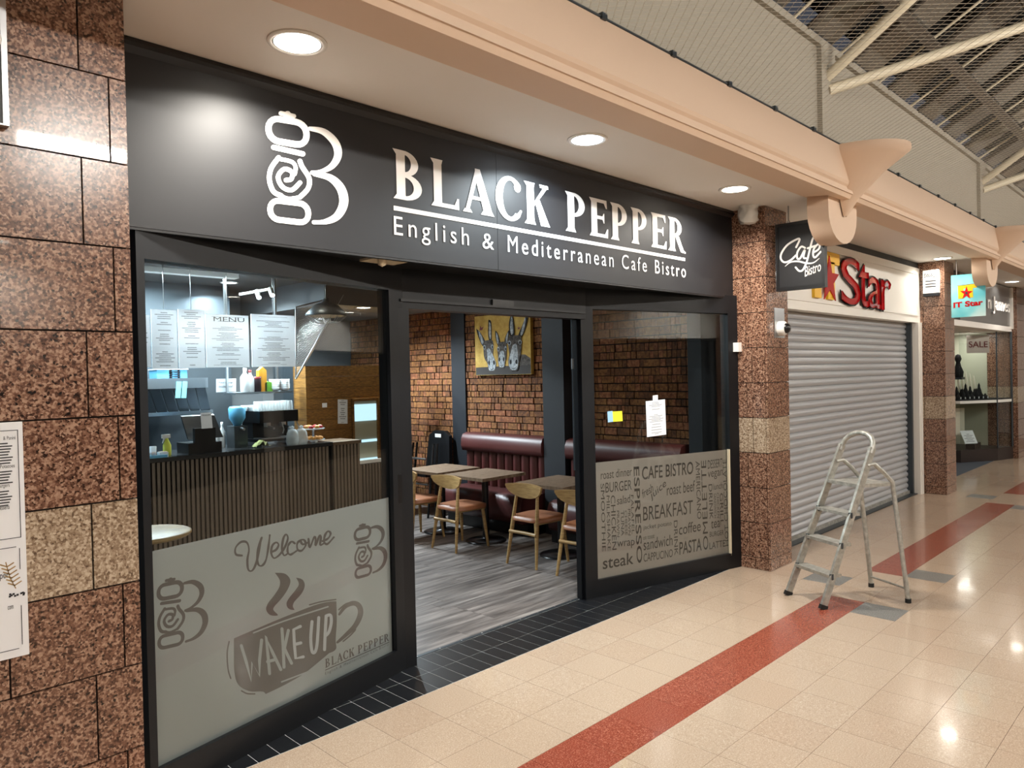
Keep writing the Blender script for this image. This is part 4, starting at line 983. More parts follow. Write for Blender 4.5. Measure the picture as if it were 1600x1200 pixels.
def donkey(cx, ty, by, hw, ears, mz, lv):
    for e in ears: blob(e, 2, lv); c = Vector((sum(p[0] for p in e) / len(e), sum(p[1] for p in e) / len(e))); blob([(c.x + (p[0] - c.x) * .55, c.y + (p[1] - c.y) * .78) for p in e], 1, lv + 1)
    blob([(cx - hw * .8, ty), (cx + hw * .8, ty), (cx + hw, ty + 120), (cx + hw * .85, ty + 260), (mz[0] + mz[2], by - 120), (mz[0] + mz[2] * .7, by - 10), (mz[0], by), (mz[0] - mz[2] * .7, by - 10), (mz[0] - mz[2], by - 120), (cx - hw * .85, ty + 260), (cx - hw, ty + 120)], 0, lv + 2)
    blob([(cx - hw * .3, ty + 130), (cx + hw * .3, ty + 130), (mz[0] + mz[2] * .85, by - 140), (mz[0] + mz[2] * .6, by - 25), (mz[0], by - 8), (mz[0] - mz[2] * .6, by - 25), (mz[0] - mz[2] * .85, by - 140)], 1, lv + 3)
    for s_ in (-1, 1):
        ell(mz[0] + s_ * mz[2] * .55, by - 125, mz[2] * .2, 34, 2, lv + 4); ell(cx + s_ * hw * .8, ty + 95, hw * .26, 34, 1, lv + 4); ell(cx + s_ * hw * .8, ty + 100, hw * .14, 22, 2, lv + 5)
    blob([(mz[0] - mz[2] * .55, by - 50), (mz[0], by - 30), (mz[0] + mz[2] * .55, by - 50), (mz[0], by - 18)], 2, lv + 4)
donkey(370, 510, 970, 85, [[(165, 315), (230, 370), (310, 500), (320, 560), (270, 585), (200, 440)], [(380, 195), (425, 230), (432, 400), (425, 510), (385, 510), (368, 400)]], (420, 0, 75), 2)
donkey(600, 550, 925, 75, [[(495, 365), (535, 420), (570, 560), (530, 590), (495, 470)], [(715, 375), (722, 440), (680, 580), (640, 570), (660, 470)]], (590, 0, 62), 9)
donkey(810, 470, 970, 105, [[(762, 135), (790, 190), (810, 400), (790, 470), (740, 470), (722, 300)], [(1005, 175), (1018, 240), (960, 420), (900, 500), (865, 470), (930, 330)]], (785, 0, 85), 16)
for bx_, by_, s_ in ((258, 310, 36), (872, 355, 20)): blob([(bx_ - s_, by_ + s_), (bx_ - s_ * .6, by_ - s_), (bx_, by_), (bx_ + s_, by_ - s_ * .5), (bx_ + s_ * .3, by_ + s_)], 4, 1, False)
pm.build('donkeys', PMATS, pa, world=True)
# banquettes
def banquette(ya, yb, label):
    o = thing('banquette', (5.9, (ya + yb) / 2, 0), label, 'bench')
    MB().box((5.68, ya, 0), (6.15, yb, .13)).build('plinth', M['blackpl'], o, world=True)
    sp = [(5.62, .14), (5.60, .22), (5.60, .36), (5.63, .42), (5.70, .44), (6.02, .43), (6.02, .14)]
    MB().prism([(a, ya + .02, b) for a, b in sp], (0, yb - ya - .04, 0), smooth=True).build('seat', M['darkleather'] if 0 else M['oxblood'], o, world=True)
    hr = [(5.93, .84), (5.91, .9), (5.915, .98), (5.94, 1.035), (6.0, 1.055), (6.12, 1.05), (6.12, .84)]
    MB().prism([(a, ya, b) for a, b in hr], (0, yb - ya, 0), smooth=True).build('head_roll', M['oxblood'], o, world=True)
    MB().box((6.03, ya, .14), (6.16, yb, .86)).build('back', M['oxblood'], o, world=True)
    n = max(3, int((yb - ya) / .125)); w_ = (yb - ya) / n
    for k in range(n):
        c = ya + (k + .5) * w_; pts = [(5.955 + .045 * (1 - math.cos(pi * (i / 8 - .5))) , c - w_ / 2 + w_ * i / 8) for i in range(9)]
        pts = [(5.96 + .05 * (1 - math.sin(pi * i / 8)), c - w_ / 2 + .003 + (w_ - .006) * i / 8) for i in range(9)] + [(6.03, c + w_ / 2 - .003), (6.03, c - w_ / 2 + .003)]
        MB().prism([(a, b, .43) for a, b in pts], (0, 0, .43), smooth=True).build('back_channel', M['oxblood'], o, world=True)
    return o
banquette(2.24, 3.56, 'oxblood leather banquette with fluted back below the donkey canvas')
banquette(.50, 1.90, 'oxblood leather banquette behind the right window')
# tables
def table(x, y, label):
    o = thing('cafe_table', (x, y, 0), label, 'table', 'cafe tables along the banquettes')
    for k in range(5): MB().box((-.31, -.3 + k * .12 + .001, .68), (.31, -.3 + (k + 1) * .12 - .001, .712)).build('board', M['tabletop'], o)
    MB().lathe([(.035, .03), (.035, .68)], (0, 0, 0), 16).build('post', M['blackpl'], o)
    MB().lathe([(.215, 0), (.215, .008), (.18, .018), (.04, .028), (.036, .05)], (0, 0, 0), 28).build('base', M['blackpl'], o)
    MB().box((-.2, -.03, .665), (.2, .03, .68)).box((-.03, -.2, .665), (.03, .2, .68)).build('top_bracket', M['blackpl'], o)
    return o
table(5.30, 3.20, 'square wooden cafe table farthest inside, by the black high chairs')
table(5.29, 2.48, 'square wooden cafe table in front of the donkey canvas banquette')
table(5.34, 1.47, 'square wooden cafe table nearest the right window')
# chairs
def leg(p, q, r0, r1, r2): return MB().tube([p, Vector(p).lerp(Vector(q), .5), q], [r0, r1, r2], 10)
def make_chair(loc, rz, label):
    o = thing('dining_chair', loc, label, 'chair', 'oak dining chairs facing the banquettes', rz)
    for s_ in (-1, 1):
        leg((0, s_ * .185, 0), (.10, s_ * .125, .70), .012, .019, .013).build('rear_leg', M['wood'], o)
        leg((.42, s_ * .20, 0), (.38, s_ * .165, .42), .012, .018, .018).build('front_leg', M['wood'], o)
        MB().tube([(.045, s_ * .15, .40), (.40, s_ * .17, .40)], .018, 8).build('side_rail', M['wood'], o)
    # half-moon backrest, curved in plan
    vs = []; n = 16; fr_, bk = [], []
    for i in range(n + 1):
        t_ = -1 + 2 * i / n; y = t_ * .225; zt = .745 - .012 * t_ * t_; zb = .745 - .125 * math.sqrt(max(0, 1 - t_ * t_ * .98)) - .012
        xo = .095 - .05 * t_ * t_
        vs.append([(xo - .011, y, zt), (xo + .011, y, zt), (xo + .011, y, zb), (xo - .011, y, zb)])
    q = MB(); fl = [p for g_ in vs for p in g_]
    q.add(fl, [(4 * i + a, 4 * i + (a + 1) % 4, 4 * i + 4 + (a + 1) % 4, 4 * i + 4 + a) for i in range(n) for a in range(4)]); q.add(vs[0], [(0, 1, 2, 3)]); q.add(vs[-1], [(3, 2, 1, 0)])
    q.build('backrest', M['wood'], o)
    pts = rrect(.24, 0, .21, .215, .12, 6); q = MB()
    lo, mid, hi = [(x, y * (1 + .3 * (x - .24)), .405) for x, y in pts], [(x, y * (1 + .3 * (x - .24)), .435) for x, y in pts], [(.24 + (x - .24) * .8, y * .8, .447) for x, y in pts]
    n = len(pts); q.add(lo + mid + hi, [(r * n + i, r * n + (i + 1) % n, (r + 1) * n + (i + 1) % n, (r + 1) * n + i) for r in range(2) for i in range(n)], 0, True); q.add(hi, [tuple(range(n))]); q.add(lo, [tuple(range(n))[::-1]])
    q.build('seat', M['tan'], o)
    MB().tube([(.024, -.168, .30), (.055, 0, .295), (.024, .168, .30)], .016, 8).build('rear_stretcher', M['wood'], o)
    MB().tube([(.41, -.165, .39), (.41, .165, .39)], .018, 8).build('front_rail', M['wood'], o)
    return o
make_chair((4.70, 3.17, 0), 0, 'oak chair with tan seat half hidden by the left door frame')
make_chair((4.71, 2.48, 0), 0, 'oak chair with tan seat at the table below the donkey canvas')
make_chair((4.77, 1.46, 0), 0, 'oak chair with tan seat at the table nearest the right window')
make_chair((4.75, .83, 0), 0, 'oak chair with tan seat partly hidden by the right door frame')
# stacked black high chairs
HCO = Vector((.22, -.12, 0))
hc = thing('high_chair', (5.75, 4.3, 0), 'black plastic high chair folded against the brick wall, white label on its back', 'high chair')
q = MB()
for s_ in (-1, 1):
    for k in range(2):
        MB().tube([(5.45 + k * .12, 4.3 + s_ * .25, 0), (5.6 + k * .06, 4.3 + s_ * .2, .9)], .015, 8).build('leg', M['blackpl'], hc, world=True)
MB().box((5.45, 4.08, .5), (5.85, 4.52, .56)).build('tray', M['blackpl'], hc, world=True)
MB().prism([(5.82, 4.06, .56), (5.82, 4.54, .56), (5.86, 4.5, .98), (5.87, 4.4, 1.04), (5.87, 4.2, 1.04), (5.86, 4.1, .98)], (.05, 0, 0)).build('back', M['blackpl'], hc, world=True)
MB().box((5.85, 4.25, .955), (5.856, 4.37, 1.0)).build('label_tag', M['paper'], hc, world=True)
MB().tube([(5.48, 4.1, .72), (5.48, 4.5, .72)], .014, 8).build('bar', M['steel'], hc, world=True)
MB().tube([(5.5, 4.1, .4), (5.5, 4.5, .4)], .012, 8).build('bar', M['steel'], hc, world=True)

hc.location = Vector((5.75, 4.3, 0)) + HCO
# round table just inside the left window
o = thing('round_table', (1.72, 1.95, 0), 'round pale wooden table top just inside the left window', 'table')
MB().lathe([(.27, .725), (.285, .735), (.285, .75), (.27, .757), (.001, .757)], (0, 0, 0), 32).lathe([(.001, .724), (.27, .725)], (0, 0, 0), 32).build('top', M['wood'], o)
MB().lathe([(.04, .03), (.04, .73)], (0, 0, 0), 14).build('post', M['blackpl'], o); MB().lathe([(.2, 0), (.2, .01), (.05, .03)], (0, 0, 0), 24).build('base', M['blackpl'], o)

# ---------------------------------------------------------------- counter
CY = 3.8; CT = 1.06
ct = thing('counter', (3.2, CY, 0), 'long service counter with vertical wooden slats and dark worktop', 'counter')
MB().box((1.2, CY + .03, .08), (4.25, CY + .68, CT - .04)).build('carcass', M['slatback'], ct, world=True)
MB().box((1.2, CY + .06, 0), (4.25, CY + .66, .08)).build('plinth', M['blackpl'], ct, world=True)
MB().box((1.2, CY - .02, CT - .04), (4.27, CY + .7, CT)).build('worktop', M['worktop'], ct, world=True)
sl = boxmesh(.026, .03, CT - .13, M['slat'])
for k in range(69): inst('slat', sl, (1.24 + k * .0435 - ct.location.x, CY - ct.location.y, .09), ct)
ct2 = thing('counter', (4.5, CY, 0), 'short slatted end of the counter with a brown worktop', 'counter')
MB().box((4.28, CY + .03, .08), (4.62, CY + .4, CT - .04)).build('carcass', M['slatback'], ct2, world=True)
MB().box((4.275, CY - .01, CT - .04), (4.64, CY + .42, CT - .005)).build('worktop', M['lightwork'], ct2, world=True)
for k in range(8): inst('slat', sl, (4.29 + k * .0435 - 4.5, 0, .09), ct2)
# display cabinet wall
KY = 4.3
kb = thing('display_cabinet', (5.1, KY, 0), 'timber-boarded unit with two lit display fridges and slatted base', 'cabinet')
for k in range(9): MB().box((4.27, KY + .02, .78 + k * .124), (5.62, KY + .3, .78 + (k + 1) * .124 - .003)).build('board', M['woodpanel'], kb, world=True)
MB().box((4.64, KY - .03, .0), (5.62, KY + .02, .72)).build('base', M['slatback'], kb, world=True)
MB().box((4.63, KY - .05, .72), (5.63, KY + .02, .76)).build('sill', M['white'], kb, world=True)
for k in range(22): inst('slat', boxmesh(.026, .03, .70, M['slat']), (4.65 + k * .0435 - 5.1, -.06, .01), kb)
FX0, FX1 = at(551, 670, y=KY).x, at(592, 670, y=KY).x; FZA, FZB = at(575, 722, y=KY).z, at(575, 626, y=KY).z
for x0 in (FX0, FX1 + .01):
    x9 = x0 + FX1 - FX0; q = MB().box((x0, KY - .01, FZA - .03), (x9, KY + .02, FZA)).box((x0, KY - .01, FZB), (x9, KY + .02, FZB + .03)).box((x0, KY - .01, FZA), (x0 + .025, KY + .02, FZB)).box((x9 - .025, KY - .01, FZA), (x9, KY + .02, FZB))
    fg = q.build('fridge_door', M['woodpanel'], kb, world=True)
    MB().box((x0 + .025, KY + .012, FZA), (x9 - .025, KY + .018, FZB)).build('interior', M['jewback'], fg).matrix_parent_inverse = Matrix.Translation(-Vector(kb.location))
    for zz, hh in ((FZB - .24, .2), (FZA + (FZB - FZA) * .33, .03), (FZA + .01, .04)):
        MB().box((x0 + .03, KY + .002, zz), (x9 - .03, KY + .012, zz + hh)).build('lit_shelf', M['fridgelit'], fg).matrix_parent_inverse = Matrix.Translation(-Vector(kb.location))
sheet('list', at(528, 662, y=KY + .012), at(543, 662, y=KY + .012), at(528, 624, y=KY + .012), .004, page('list_print', 12, 40), kb)
for nm, px_, py_, lb_ in (('notice', 4.50, 1.44, 'tiny white square notice on the timber cabinet wall'),):
    o = thing(nm, (px_, KY, py_), lb_, 'notice'); sheet('sheet', (px_ - .03, KY + .012, py_ - .025), (px_ + .03, KY + .012, py_ - .025), (px_ - .03, KY + .012, py_ + .025), .004, M['paper'], o)
# tall dark fridge behind the counter
fg2 = thing('tall_fridge', (4.58, 4.94, 0), 'tall dark glass-door fridge behind the counter end', 'fridge')
MB().box((4.33, 4.68, 0), (4.83, 5.2, 1.9)).build('body', M['stack'], fg2, world=True); MB().box((4.36, 4.665, .3), (4.80, 4.68, 1.8)).build('door', M['blackpl'], fg2, world=True); MB().box((4.38, 4.64, .8), (4.40, 4.665, 1.3)).build('handle', M['steel'], fg2, world=True)

# menu boards hung above the counter
MY = 4.2
for k, (ua, ub, vt, vb, lb_, r_) in enumerate(((205, 235, 492, 574, 'leftmost menu board above the counter, cut by the window edge', 22), (237, 277, 484, 576, 'second menu board from the left, narrow', 30), (279, 320, 484, 575, 'third menu board from the left, narrow, beside the MENU board', 30),
        (322, 389, 492, 574, 'white menu board headed MENU above the counter', 36), (393, 461, 492, 573, 'rightmost menu board above the counter, beside the metal mesh', 36))):
    um, vm = (ua + ub) / 2, (vt + vb) / 2; x0, x1 = at(ua, vm, y=MY).x, at(ub, vm, y=MY).x; z0, z1 = at(um, vb, y=MY).z, at(um, vt, y=MY).z
    o = thing('menu_board', ((x0 + x1) / 2, MY, z0), lb_, 'menu board', 'menu boards above the counter')
    sheet('face', (x0, MY, z0), (x1, MY, z0), (x0, MY, z1), .006, page('menu_print_%d' % k, r_, k * 7 + 3), o)
    MB().tube([((x0 + x1) / 2, MY + .003, z1), ((x0 + x1) / 2, MY + .003, IC)], .003, 6).build('wire', M['steel'], o, world=True)
    if k == 3:
        q = text_in(MB(), 'MENU', x0 + .18 * (x1 - x0), x1 - .1 * (x1 - x0), z1 - .07, z1 - .025, MY - .002); q.build('heading', M['ink'], o, world=True)
# steel mesh screen beside the menus
ms = thing('mesh_screen', (4.3, 4.55, 1.6), 'slanted expanded-metal mesh panel hanging beside the menu boards', 'panel')
A_, B_, C_ = at(462, 480, y=4.26), at(536, 461, y=4.26), at(462, 592, y=4.26)
q = MB()
def tri_clip(p, d, poly):
    ts = []
    for i in range(3):
        a, b = poly[i], poly[(i + 1) % 3]; e = b - a; den = d.x * e.y - d.y * e.x
        if abs(den) < 1e-9: continue
        w_ = a - p; t_ = (w_.x * e.y - w_.y * e.x) / den; s_ = (w_.x * d.y - w_.y * d.x) / den
        if 0 <= s_ <= 1: ts.append(t_)
    return (min(ts), max(ts)) if len(ts) >= 2 else None
P2 = [Vector((p.x, p.z)) for p in (A_, B_, C_)]
for dr_ in (Vector((1, .55)).normalized(), Vector((1, -.55)).normalized()):
    nn = Vector((-dr_.y, dr_.x))
    for k in range(-90, 90):
        p = (P2[0] + P2[1] + P2[2]) / 3 + nn * k * .017; r2 = tri_clip(p, dr_, P2)
        if r2 and r2[1] - r2[0] > .004: a, b = p + dr_ * r2[0], p + dr_ * r2[1]; q.tube([(a.x, 4.26, a.y), (b.x, 4.26, b.y)], .0028, 3, cap=False)
q.build('mesh', M['steel'], ms, world=True)
MB().tube([A_, B_], .009, 6).tube([B_, C_], .012, 6).tube([C_, A_], .009, 6).build('edge', M['steel'], ms, world=True)

# kitchen behind
hd = thing('extractor_hood', (2.75, 4.75, 1.7), 'stainless steel extractor hood with sloping baffle filters', 'hood')
hx0, hx1 = at(216, 600, y=4.7).x, at(325, 600, y=4.7).x; hz0, hz1 = at(270, 607, y=4.7).z, at(270, 591, y=4.7).z
MB().box((hx0, 4.7, hz0), (hx1, 5.6, hz1)).build('canopy', M['bluesteel'], hd, world=True)
for k in range(6):
    xa = hx0 + (hx1 - hx0) * k / 6; xb = xa + (hx1 - hx0) / 6 - .012
    MB().prism([(xa, 4.74, hz0), (xb, 4.74, hz0), (xb + .22, 5.15, hz0 - .26), (xa + .22, 5.15, hz0 - .26)], (0, .03, .01)).build('baffle_filter', M['stack'], hd, world=True)
MB().box((hx0 + .2, 5.15, hz0 - .30), (hx1 + .24, 5.5, hz0 - .26)).build('gutter', M['bluesteel'], hd, world=True)
cl_ = thing('hanging_cloth', at(284, 622, y=4.69), 'pale cyan cloth hanging over the extractor hood edge', 'cloth')
for a, b in ((275, 283), (284.5, 292)):
    sheet('flap', at(a - 1, 622, y=4.688), at(b - 1, 622, y=4.688), at(a + 1, 596, y=4.688), .006, M['cyan'], cl_)
struct('wall_kitchen', MB().box((1.2, 5.62, 0), (4.0, 5.7, IC)), M['stack'])
bk = MB().box((1.6, 5.0, 0), (4.0, 5.6, .92)); o = thing('back_bench', (2.8, 5.0, 0), 'stainless steel kitchen bench behind the counter', 'bench'); bk.build('body', M['bluesteel'], o, world=True)
for k, (ua, ub, lb_) in enumerate(((240, 262, 'clear food tub on top of the hood, left'), (264, 275, 'clear food tub on top of the hood, second'), (276, 290, 'clear food tub on top of the hood, third'))):
    xa, xb = at(ua, 590, y=4.85).x, at(ub, 590, y=4.85).x; o = thing('food_tub', ((xa + xb) / 2, 4.9, hz1), lb_, 'tub', 'tubs on the extractor hood')
    MB().prism([(xa + .01, 4.78, hz1), (xb - .01, 4.78, hz1), (xb - .01, 5.0, hz1), (xa + .01, 5.0, hz1)], (0, 0, .09)).build('body', M['bluebox'], o, world=True); MB().box((xa, 4.77, hz1 + .09), (xb, 5.01, hz1 + .1)).build('lid', M['ceramic'], o, world=True)
for k in range(4):
    o = thing('tray_stack', (3.02, 4.9, hz1 + k * .024), 'dark blue tray in the stack on the hood', 'tray', 'stacked dark trays'); MB().lathe([(.11, 0), (.13, .02), (.13, .022), (.001, .022)], (0, 0, 0), 20).build('dish', M['navy'], o)
an = thing('allergy_sign', at(352, 613, y=4.6), 'white card asking about food allergy or intolerance', 'sign')
a, b, c = at(338, 613, y=4.6), at(369, 612, y=4.6), at(338, 592, y=4.6); sheet('card', a, b, c, .004, M['paper'], an)
q = MB(); textquad(q, 'Food Allergy', at(342, 600, y=4.594), at(364, 599.5, y=4.594), at(342, 596, y=4.594)); textquad(q, 'Intolerance?', at(342, 606, y=4.594), at(364, 605.5, y=4.594), at(342, 602, y=4.594)); q.build('lettering', M['ink'], an, world=True)
sh_ = thing('wall_shelf', at(415, 612, y=4.38), 'stainless shelf above the coffee machine', 'shelf')
sx0, sx1 = at(368, 612, y=4.3).x, at(458, 612, y=4.3).x; sz_ = at(415, 612, y=4.3).z
MB().box((sx0, 4.3, sz_ - .02), (sx1, 4.6, sz_)).build('board', M['bluesteel'], sh_, world=True)
for xx in (sx0 + .03, sx1 - .05): MB().box((xx, 4.57, sz_ - .02), (xx + .02, 4.6, IC)).build('bracket', M['steel'], sh_, world=True)
def bottle(x, y, z, r, h, m1, m2, lb_, cat='bottle'):
    o = thing('bottle', (x, y, z), lb_, cat); MB().lathe([(r * .9, 0), (r, .01), (r, h * .62), (r * .35, h * .8), (r * .33, h * .9)], (0, 0, 0), 14).build('body', m1, o); MB().lathe([(r * .4, h * .88), (r * .4, h), (.001, h)], (0, 0, 0), 12).build('cap', m2, o); return o
SX = lambda u: at(u, 600, y=4.42).x
bottle(SX(383), 4.42, sz_, .05, .26, M['ceramic'], M['ceramic'], 'white squeeze bottle on the shelf'); bottle(SX(391), 4.42, sz_, .045, .24, M['ceramic'], M['redcap'], 'white bottle with dark cap on the shelf')
o = thing('jar', (SX(401), 4.42, sz_), 'dark jar with red lid on the shelf', 'jar'); MB().lathe([(.045, 0), (.05, .02), (.05, .13), (.045, .14)], (0, 0, 0), 14).build('body', M['darkleather'], o); MB().lathe([(.052, .14), (.052, .165), (.001, .165)], (0, 0, 0), 14).build('lid', M['redcap'], o)
for u, h, m_, lb_ in ((409, .27, 'orange', 'orange carton on the shelf'), (409, .0, None, ''), (418, .11, 'green', 'green and white packet on the shelf')):
    if not m_: continue
    o = thing('carton', (SX(u), 4.42, sz_), lb_, 'carton'); MB().box((-.045, -.03, 0), (.045, .03, h * .86)).build('body', M[m_], o); MB().prism([(-.045, -.03, h * .86), (.045, -.03, h * .86), (.0, -.03, h)], (0, .06, 0)).build('top', M[m_], o)
for k in range(5):
    for j, u in enumerate((429, 444)):
        o = thing('bowl', (SX(u), 4.42, sz_ + k * .022), 'white bowl in the %s stack on the shelf' % ('left' if j == 0 else 'right'), 'bowl', 'stacked white bowls'); MB().lathe([(.03, 0), (.05, .015), (.062, .045), (.058, .045), (.045, .02), (.001, .012)], (0, 0, 0), 16).build('shell', M['ceramic'], o)
# espresso machine
ex0, ex1 = at(398, 680, y=4.1).x, at(458, 680, y=4.1).x; ez1 = at(430, 641, y=4.1).z
em = thing('coffee_machine', ((ex0 + ex1) / 2, 4.15, CT), 'black two-group espresso machine on the counter', 'coffee machine')
MB().box((ex0, 4.02, CT + .04), (ex1, 4.40, CT + .07)).box((ex0 + .02, 4.18, CT + .07), (ex1 - .02, 4.42, ez1 - .1)).box((ex0, 3.98, ez1 - .12), (ex1, 4.42, ez1)).build('body', M['blackpl'], em, world=True)
MB().box((ex0 + .02, 4.0, CT + .07), (ex1 - .02, 4.17, CT + .08)).build('drip_tray', M['steel'], em, world=True)
for k in range(2):
    xx = ex0 + (ex1 - ex0) * (.3 + .4 * k)
    MB().lathe([(.035, -.05), (.035, 0)], (xx, 4.08, ez1 - .12), 14).tube([(xx, 4.06, ez1 - .16), (xx, 3.93, ez1 - .18)], .012, 8).build('group_head', M['steel'], em, world=True)
    MB().tube([(xx + .12, 4.0, ez1 - .12), (xx + .13, 3.97, ez1 - .2), (xx + .12, 3.98, CT + .12)], .006, 6).build('steam_wand', M['steel'], em, world=True)
for xx in (ex0 + .04, ex1 - .04): MB().box((xx - .015, 4.0, CT), (xx + .015, 4.36, CT + .04)).build('foot', M['steel'], em, world=True)
for k in range(11):
    for r in range(2):
        o = thing('drinking_glass', (ex0 + .05 + k * (ex1 - ex0 - .1) / 10, 4.06 + r * .1, ez1), 'upturned clear glass on the coffee machine', 'glass', 'glasses on the coffee machine'); MB().lathe([(.03, 0), (.024, .1), (.001, .1)], (0, 0, 0), 10).build('bowl', M['glassware'], o)
for k in range(3):
    o = thing('coffee_cup', (ex0 - .02 + k * .07, 4.28, ez1), 'white cup on the coffee machine', 'cup', 'white cups on the coffee machine'); MB().lathe([(.022, 0), (.035, .03), (.037, .06), (.034, .06), (.03, .02), (.001, .008)], (0, 0, 0), 14).build('body', M['ceramic'], o)
gr = thing('coffee_grinder', (ex0 - .16, 4.15, CT), 'coffee grinder with blue hopper beside the espresso machine', 'grinder')
MB().box((-.07, -.08, 0), (.07, .1, .22)).build('body', M['stack'], gr); MB().lathe([(.035, .22), (.08, .3), (.085, .4), (.07, .42), (.001, .42)], (0, 0, 0), 16).build('hopper', M['bluebox'], gr); MB().tube([(0, -.08, .2), (0, -.15, .19)], .014, 8).build('spout', M['steel'], gr)
o = thing('tea_towel', (ex0 - .02, 3.92, CT), 'crumpled olive tea towel by the espresso machine', 'towel'); q = MB(); g_ = 8; vs = [(-.08 + .16 * i / g_, -.05 + .1 * j / g_, .005 + .07 * abs(math.sin(i * 1.3 + j * .8)) * math.sin(pi * min(max(i / g_, .05), .95))) for i in range(g_ + 1) for j in range(g_ + 1)]
q.add(vs, [(i * (g_ + 1) + j, (i + 1) * (g_ + 1) + j, (i + 1) * (g_ + 1) + j + 1, i * (g_ + 1) + j + 1) for i in range(g_) for j in range(g_)], 0, True); q.build('cloth', M['clothgreen'], o)
# till, card box, small things on the counter
tx = at(316, 690, y=3.98).x
tl_ = thing('till', (tx, 3.95, CT), 'black till screen with an accepted-cards note on its back', 'till')
MB().box((tx - .18, 3.86, CT), (tx + .14, 4.14, CT + .1)).build('cash_drawer', M['blackpl'], tl_, world=True)
MB().prism([(tx - .14, 3.96, CT + .13), (tx + .2, 3.96, CT + .13), (tx + .16, 4.06, CT + .35), (tx - .16, 4.06, CT + .35)], (0, .03, .01)).build('screen', M['blackpl'], tl_, world=True)
MB().prism([(tx + .02, 4.0, CT + .1), (tx + .1, 4.0, CT + .1), (tx + .1, 4.08, CT + .28), (tx + .02, 4.08, CT + .28)], (0, .03, 0)).build('stand', M['blackpl'], tl_, world=True)
MB().box((tx - .12, 3.855, CT + .1), (tx + .08, 3.90, CT + .24)).build('printer', M['blackpl'], tl_, world=True)
cn = thing('card_note', (tx, 3.84, CT + .25), 'small white cards-accepted note propped on the till', 'notice'); sheet('note', (tx - .055, 3.85, CT + .235), (tx + .05, 3.85, CT + .235), (tx - .055, 3.87, CT + .385), .004, M['paper'], cn)
q = MB(); textquad(q, 'WE ACCEPT', (tx - .045, 3.863, CT + .355), (tx + .04, 3.863, CT + .355), (tx - .045, 3.8645, CT + .37), bold=.01); q.build('lettering', M['ink'], cn, world=True)
bx_ = at(262, 690, y=3.9).x; b_ = thing('spray_bottle', (bx_, 3.92, CT), 'yellow spray bottle with white trigger on the counter', 'bottle')
MB().lathe([(.032, 0), (.036, .01), (.036, .1), (.015, .15), (.014, .165)], (0, 0, 0), 14).build('body', M['yellowliq'], b_); MB().box((-.045, -.012, .165), (.03, .012, .2)).prism([(-.03, -.008, .165), (-.012, -.008, .165), (-.04, -.008, .12)], (0, .016, 0)).build('trigger', M['plastic'], b_)
gx = at(238, 690, y=3.9).x; o = thing('tumbler', (gx, 3.9, CT), 'small tumbler of amber drink on the counter', 'glass'); MB().lathe([(.028, 0), (.035, .1), (.033, .1), (.026, .006), (.001, .006)], (0, 0, 0), 16).build('glass', M['glassware'], o); MB().lathe([(.001, .008), (.027, .008), (.029, .045), (.001, .045)], (0, 0, 0), 16).build('drink', M['amber'], o)
o = thing('sugar_box', (at(254, 703, y=3.84).x, 3.84, CT), 'little white sachet box on the counter', 'box'); MB().box((-.04, -.03, 0), (.04, .03, .045)).build('box', M['ceramic'], o); MB().box((-.034, -.024, .045), (.034, .024, .05)).build('opening', M['sale'], o)
o = thing('napkin_tray', (at(232, 708, y=3.85).x, 3.86, CT), 'pale blue tray at the left end of the counter', 'tray'); MB().box((-.12, -.08, 0), (.14, .08, .012)).box((-.12, -.08, .012), (.14, -.07, .025)).build('tray', M['bluebox'], o)
for u in (338, 347):
    bottle(at(u, 680, y=4.3).x, 4.3, CT, .03, .26, M['ceramic'], M['ceramic'], 'syrup bottle with pump behind the till, %s one' % ('left' if u < 340 else 'right'))
for k, (u, lb_) in enumerate(((452, 'glass cake dome on the counter, left'), (466, 'glass cake dome on the counter, right'))):
    o = thing('cake_dome', (at(u, 690, y=3.95).x + .0, 3.88, CT), lb_, 'dome'); MB().lathe([(.06, 0), (.068, .05), (.06, .12), (.04, .16), (.001, .17)], (0, 0, 0), 18).build('dome', M['glassware'], o); MB().lathe([(.02, .17), (.022, .19), (.001, .2)], (0, 0, 0), 10).build('knob', M['glassware'], o)
sx = at(492, 690, y=3.95).x; o = thing('pastry_stand', (sx, 3.98, CT), 'two-tier glass stand of pastries on the counter', 'stand')
for z_ in (.02, .14): MB().lathe([(.001, z_), (.12, z_), (.125, z_ + .012), (.001, z_ + .008)], (0, 0, 0), 22).build('plate', M['glassware'], o)
MB().lathe([(.05, 0), (.012, .02), (.012, .15)], (0, 0, 0), 12).build('stem', M['steel'], o)
for z_, n_, m_ in ((.03, 9, 'pastry'), (.152, 8, 'berry')):
    for k in range(n_):
        a = 2 * pi * k / n_; p = thing('pastry', (sx + .08 * math.cos(a), 3.98 + .08 * math.sin(a), CT + z_), 'small %s on the glass stand' % ('golden pastry' if m_ == 'pastry' else 'red-topped tart'), 'pastry', 'pastries, lower tier' if m_ == 'pastry' else 'tarts, upper tier'); MB().lathe([(.022, 0), (.028, .015), (.018, .03), (.001, .034)], (0, 0, 0), 8).build('bun', M[m_] if k % 2 or m_ == 'pastry' else M['pastry'], p)
